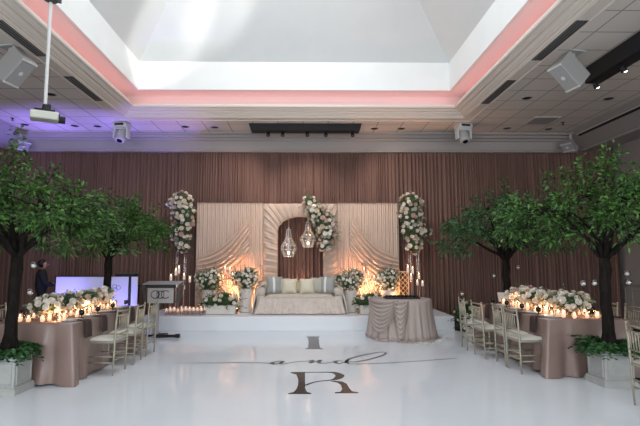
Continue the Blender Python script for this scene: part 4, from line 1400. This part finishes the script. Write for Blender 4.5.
# tray with dark dessert cups
r = empty('serving_tray', (RX, RY - .08, .792)); tag(r, 'long black serving tray on the round draped table', 'tray')
b = MB(); b.box((0, 0, .006), (.70, .34, .012)); b.build('base', M['blackg'], r, bevel=.004)
b = MB()
for s in (-1, 1): b.box((0, s * .165, .02), (.70, .012, .03)); b.box((s * .345, 0, .02), (.012, .34, .03))
b.build('rim', M['black'], r)
dc = MB(); dc.lathe([(.0, 0), (.022, 0), (.03, .05), (.026, .05), (.02, .03), (.0, .03)], n=12); dc = dc.build('dessert_cup', M['blackg'], smooth=True)
k = 0
for i in range(8):
    for j in range(3):
        o = dc if k == 0 else dc.copy()
        if k: col.objects.link(o)
        k += 1
        o.location = (RX - .29 + i * .083, RY - .18 + j * .10, .805); tag(o, 'small dark dessert cup on the black tray of the round table', 'dessert cup', 'dessert cups on the black tray')

# ------------------------------------------------------------------ lectern
r = empty('lectern', (-2.90, 10.08, .012)); tag(r, 'grey lectern with a round letter emblem beside the left end of the stage', 'lectern')
b = MB(); b.box((0, .05, 1.095), (.74, .40, .02), rot=(R(6), 0, 0)); b.build('desk_top', M['lectern'], r, bevel=.005)
b = MB(); b.box((0, -.145, 1.035), (.62, .03, .07)); b.build('reading_slot', M['black'], r)
b = MB(); b.box((0, -.13, .85), (.53, .03, .31)); b.build('front_panel', M['lectern'], r, bevel=.004)
for s in (-1, 1):
    b = MB(); b.prism([(-.14, 0), (.18, 0), (.24, .36), (-.14, .36)], -.012, .012, M=Matrix.Translation((s * .31, 0, .70)) @ Matrix.Rotation(s * R(12), 4, 'Y') @ Matrix.Rotation(R(90), 4, 'Y') @ Matrix.Rotation(R(90), 4, 'Z'))
    b.build('side_wing', M['dgrey'], r)
b = MB(); b.box((-.12, 0, .38), (.10, .10, .66)); b.build('column', M['lectern'], r, bevel=.01)
b = MB(); b.box((.0, -.10, .035), (.80, .07, .05)); b.box((-.1, .12, .02), (.3, .40, .03)); b.box((.36, -.10, .04), (.09, .09, .07)); b.build('base', M['black'], r, bevel=.008)
b = MB(); y = -.148; zc = .87


def stroke(b, cx, cz, rx, rz, a0, a1, th=.008, n=28, y=-.148):
    b.tube([(cx + rx * math.cos(R(a0 + (a1 - a0) * i / n)), y, cz + rz * math.sin(R(a0 + (a1 - a0) * i / n))) for i in range(n + 1)], th, n=5)


stroke(b, -.105, zc, .085, .075, 0, 360); stroke(b, .105, zc, .085, .075, 40, 320)
stroke(b, .0, zc + .034, .045, .034, 30, 250, .009); stroke(b, .0, zc - .034, .045, .04, 110, 330, .009)
stroke(b, -.04, zc, .03, .085, 95, 265, .006)
stroke(b, .04, zc, .03, .085, -85, 85, .006)
b.build('emblem', M['black'], r)

# ------------------------------------------------------------------ dj booth
r = empty('dj_booth', (-4.5, 10.8, 0)); tag(r, 'white panelled dj booth front glowing violet behind the left trees', 'dj booth')
def pan(x0, x1, name='front_panel', y=0):
    b = MB(); b.box(((x0 + x1) / 2 + 4.5, y, .61), (x1 - x0, .03, 1.20)); return b.build(name, M['panel'], r, bevel=.004)
pan(-5.46, -4.26); p2 = pan(-4.24, -3.86); pan(-3.80, -3.66)
b = MB()
for x in (-3.83,): b.box((x + 4.5, 0, .61), (.05, .05, 1.24))
b.box((-5.47 + 4.5, 0, .61), (.03, .05, 1.23)); b.box((-4.86 + 4.5, 0, 1.22), (1.2, .05, .02)); b.build('frame', M['black'], r)
b = MB()
stroke(b, .34, 1.0, .045, .045, 0, 360, .004, y=-.018); stroke(b, .42, .97, .05, .05, 0, 360, .004, y=-.018); stroke(b, .36, .93, .04, .04, 0, 360, .004, y=-.018)
b.build('emblem', M['dgrey'], r)
b = MB(); b.box((-.1, .55, .98), (1.5, .5, .04)); b.build('shelf', M['black'], r)
b = MB()
for x in (-.8, .6): b.box((x, .55, .48), (.05, .45, .96))
b.build('leg', M['black'], r)
r2 = empty('dj_controller', (-4.05, 11.2, 1.0)); tag(r2, 'black equipment case showing above the dj booth beside the trunk', 'equipment case')
b = MB(); b.box((0, 0, .13), (.42, .3, .26)); b.build('case', M['black'], r2, bevel=.01)
b = MB(); b.box((0, 0, .27), (.38, .26, .02)); b.build('lid', M['dgrey'], r2)
for (x, z, dx, pw) in ((-5.2, .35, 0, 26), (-4.15, .25, .1, 8), (-3.78, .2, 0.0, 6)):
    spot('booth_wash', (x, 10.15, .12), (x + dx, 10.8, .75), pw * 4, (.28, .22, 1), 75, 1, .05)  # assumed floor spots give the panels their violet glow

# ------------------------------------------------------------------ person behind the booth


def person(loc, rz, label):
    J = {'pelvis': (0, 0, .92), 'belly': (0, .0, 1.05), 'chest': (0, .01, 1.22), 'neck': (0, .0, 1.38), 'head0': (0, -.02, 1.44), 'head1': (0, -.03, 1.50), 'head2': (0, -.02, 1.57),
         'hipL': (.09, 0, .88), 'kneeL': (.10, -.02, .48), 'ankL': (.10, .02, .09), 'toeL': (.11, -.14, .035), 'hipR': (-.09, 0, .88), 'kneeR': (-.11, -.02, .48), 'ankR': (-.11, .02, .09), 'toeR': (-.12, -.14, .035),
         'shL': (.17, .01, 1.32), 'elL': (.24, -.05, 1.07), 'wrL': (.20, -.27, 1.03), 'haL': (.19, -.35, 1.03), 'shR': (-.17, .01, 1.32), 'elR': (-.24, -.04, 1.07), 'wrR': (-.17, -.26, 1.02), 'haR': (-.16, -.34, 1.02)}
    RAD = {'pelvis': (.18, .14), 'belly': (.18, .15), 'chest': (.19, .15), 'neck': (.055, .055), 'head0': (.055, .06), 'head1': (.075, .085), 'head2': (.07, .08), 'hip': (.09, .09), 'knee': (.06, .06), 'ank': (.042, .042), 'toe': (.04, .035), 'sh': (.085, .085), 'el': (.065, .065), 'wr': (.03, .028), 'ha': (.038, .02)}
    E = [('pelvis', 'belly'), ('belly', 'chest'), ('chest', 'neck'), ('neck', 'head0'), ('head0', 'head1'), ('head1', 'head2')]
    for s in 'LR': E += [('pelvis', 'hip' + s), ('hip' + s, 'knee' + s), ('knee' + s, 'ank' + s), ('ank' + s, 'toe' + s), ('chest', 'sh' + s), ('sh' + s, 'el' + s), ('el' + s, 'wr' + s), ('wr' + s, 'ha' + s)]
    names = list(J); idx = {n: i for i, n in enumerate(names)}
    verts = [J[n] for n in names]; edges = [(idx[a], idx[c]) for a, c in E]; rads = [RAD.get(n) or RAD[n[:-1]] for n in names]
    # fingers
    for s, sx in (('L', 1), ('R', -1)):
        h = Vector(J['ha' + s])
        for k in range(5):
            ox = (-.028 + .016 * k)
            if k == 4: f1, f2, f3 = h + Vector((-sx * .03, .03, 0)), h + Vector((-sx * .055, 0, -.01)), h + Vector((-sx * .06, -.03, -.02))
            else:
                ln = (.065, .075, .07, .055)[k]
                f1, f2, f3 = h + Vector((ox + .004, -.015, 0)), h + Vector((ox + .004, -.015 - ln * .55, .003)), h + Vector((ox + .004, -.015 - ln, -.018))
            b0 = len(verts); verts += [tuple(f1), tuple(f2), tuple(f3)]; rads += [(.010, .010), (.009, .009), (.007, .007)]
            edges += [(idx['ha' + s], b0), (b0, b0 + 1), (b0 + 1, b0 + 2)]
    me = bpy.data.meshes.new('person'); me.from_pydata(verts, edges, [])
    o = bpy.data.objects.new('person', me); col.objects.link(o)
    sk = o.modifiers.new('skin', 'SKIN'); sk.use_smooth_shade = True
    for i, rr in enumerate(rads): me.skin_vertices[0].data[i].radius = rr
    me.skin_vertices[0].data[0].use_root = True
    sb = o.modifiers.new('sub', 'SUBSURF'); sb.levels = 2; sb.render_levels = 2
    dg = bpy.context.evaluated_depsgraph_get()
    m2 = bpy.data.meshes.new_from_object(o.evaluated_get(dg))
    bpy.data.objects.remove(o, do_unlink=True)
    m2.materials.clear(); m2.materials.append(M['suit']); m2.materials.append(M['skin'])
    for p in m2.polygons:
        c = p.center
        p.material_index = 1 if (c.z > 1.39 or (c.y < -.25 and c.z > .9)) else 0
        p.use_smooth = True
    o = bpy.data.objects.new('person', m2); col.objects.link(o)
    o.location = loc; o.rotation_euler = (0, 0, rz); tag(o, label, 'person')
    b = MB()
    b.ball((0, .005, 1.525), .098, 16, 10, sc=(.93, 1.0, 1.05)); hb = [v for v in b.v]
    b.v = [(x, max(y, -.055 if z > 1.55 else -.02), z) for x, y, z in hb]
    b.build('hair', M['hair'], o, smooth=True)
    b = MB()
    b.tube([(0, -.105, 1.52), (0, -.128, 1.49), (0, -.11, 1.48)], [.008, .013, .009], n=6); b.build('nose', M['skin'], o, smooth=True)
    for s in (-1, 1):
        b = MB(); b.ball((s * .032, -.103, 1.52), .010, 8, 6); b.build('eye', M['black'], o, smooth=True)
        b = MB(); b.ball((s * .083, -.02, 1.50), .022, 8, 6, sc=(.4, .7, 1)); b.build('ear', M['skin'], o, smooth=True)
    b = MB(); b.tube([(-.025, -.103, 1.46), (0, -.11, 1.457), (.025, -.103, 1.46)], .005, n=5); b.build('mouth', M['petal_b'], o, smooth=True)
    return o


person((-6.0, 11.2, -.02), R(125), 'person in black clothes with dark hair standing at the left end of the dj booth')

# ------------------------------------------------------------------ table top sign
r = empty('tabletop_sign', (3.72, 8.93, TZ)); tag(r, 'tilted printed board on a black easel at the far end of the right table', 'sign')
b = MB(); b.box((0, 0, .135), (.25, .012, .17), rot=(R(-22), 0, 0)); b.build('board', M['plate'], r)
b = MB(); b.box((.01, -.0085, .11), (.20, .004, .07), rot=(R(-22), 0, 0)); b.box((.05, .004, .165), (.1, .004, .03), rot=(R(-22), 0, 0)); b.build('printed_picture', M['petal_b'], r)
b = MB(); b.box((0, -.03, .045), (.26, .04, .014)); b.cyl((-.09, -.04, 0), (-.07, .03, .16), .006, n=6); b.cyl((.09, -.04, 0), (.07, .03, .16), .006, n=6); b.cyl((0, .12, 0), (0, .03, .17), .006, n=6); b.build('easel', M['black'], r)

# ------------------------------------------------------------------ hanging glass globes in the trees
gl = empty('hanging_glass_globe', (0, 0, 0))
b = MB(); b.ball((0, 0, 0), .042, 14, 9); b.build('globe', M['glass'], gl, smooth=True)
b = MB(); b.lathe([(.0, -.038), (.026, -.03), (.030, -.008), (.02, .004), (.0, .008)], n=10); b.build('wax', M['plate'], gl)
b = MB(); b.cyl((0, 0, .04), (0, 0, .60), .0009, n=4); b.build('string', M['dgrey'], gl)
GT = ['the left large tree', 'the left smaller tree', 'the right large tree', 'the right smaller tree']
gs = [(-3.31, 5.98, 1.52, .40, 'upper clear glass globe hanging right of the left large trunk'), (-3.37, 6.04, 1.19, .75, 'lower clear glass globe hanging right of the left large trunk'),
      (-3.86, 6.15, 1.30, .6, 'clear glass globe hanging left of the left large trunk at the photo edge'),
      (3.66, 6.30, 1.28, .6, 'clear glass globe just left of the right large trunk, left of a pair'), (3.76, 6.22, 1.29, .6, 'clear glass globe just left of the right large trunk, right of a pair'),
      (4.22, 6.27, 1.41, .45, 'clear glass globe right of the right large trunk, upper one'), (4.16, 6.16, 1.30, .55, 'clear glass globe right of the right large trunk, lower one'),
      (4.20, 9.4, 1.44, .3, 'clear glass globe hanging right of the right smaller trunk'), (3.70, 9.35, 1.28, .5, 'clear glass globe hanging left of the right smaller trunk'), (3.05, 9.3, .84 + .1, .95, 'clear glass globe hanging low at the aisle side of the right smaller tree')]
for i, (x, y, z, sl, lab) in enumerate(gs):
    o = gl if i == 0 else copy_tree(gl)
    o.location = (x, y, z); tag(o, lab, 'hanging globe', 'glass globes hanging from the trees')
    for c in kids(o):
        if c.name.startswith('string'): c.scale = (1, 1, (sl + .1) / .60)
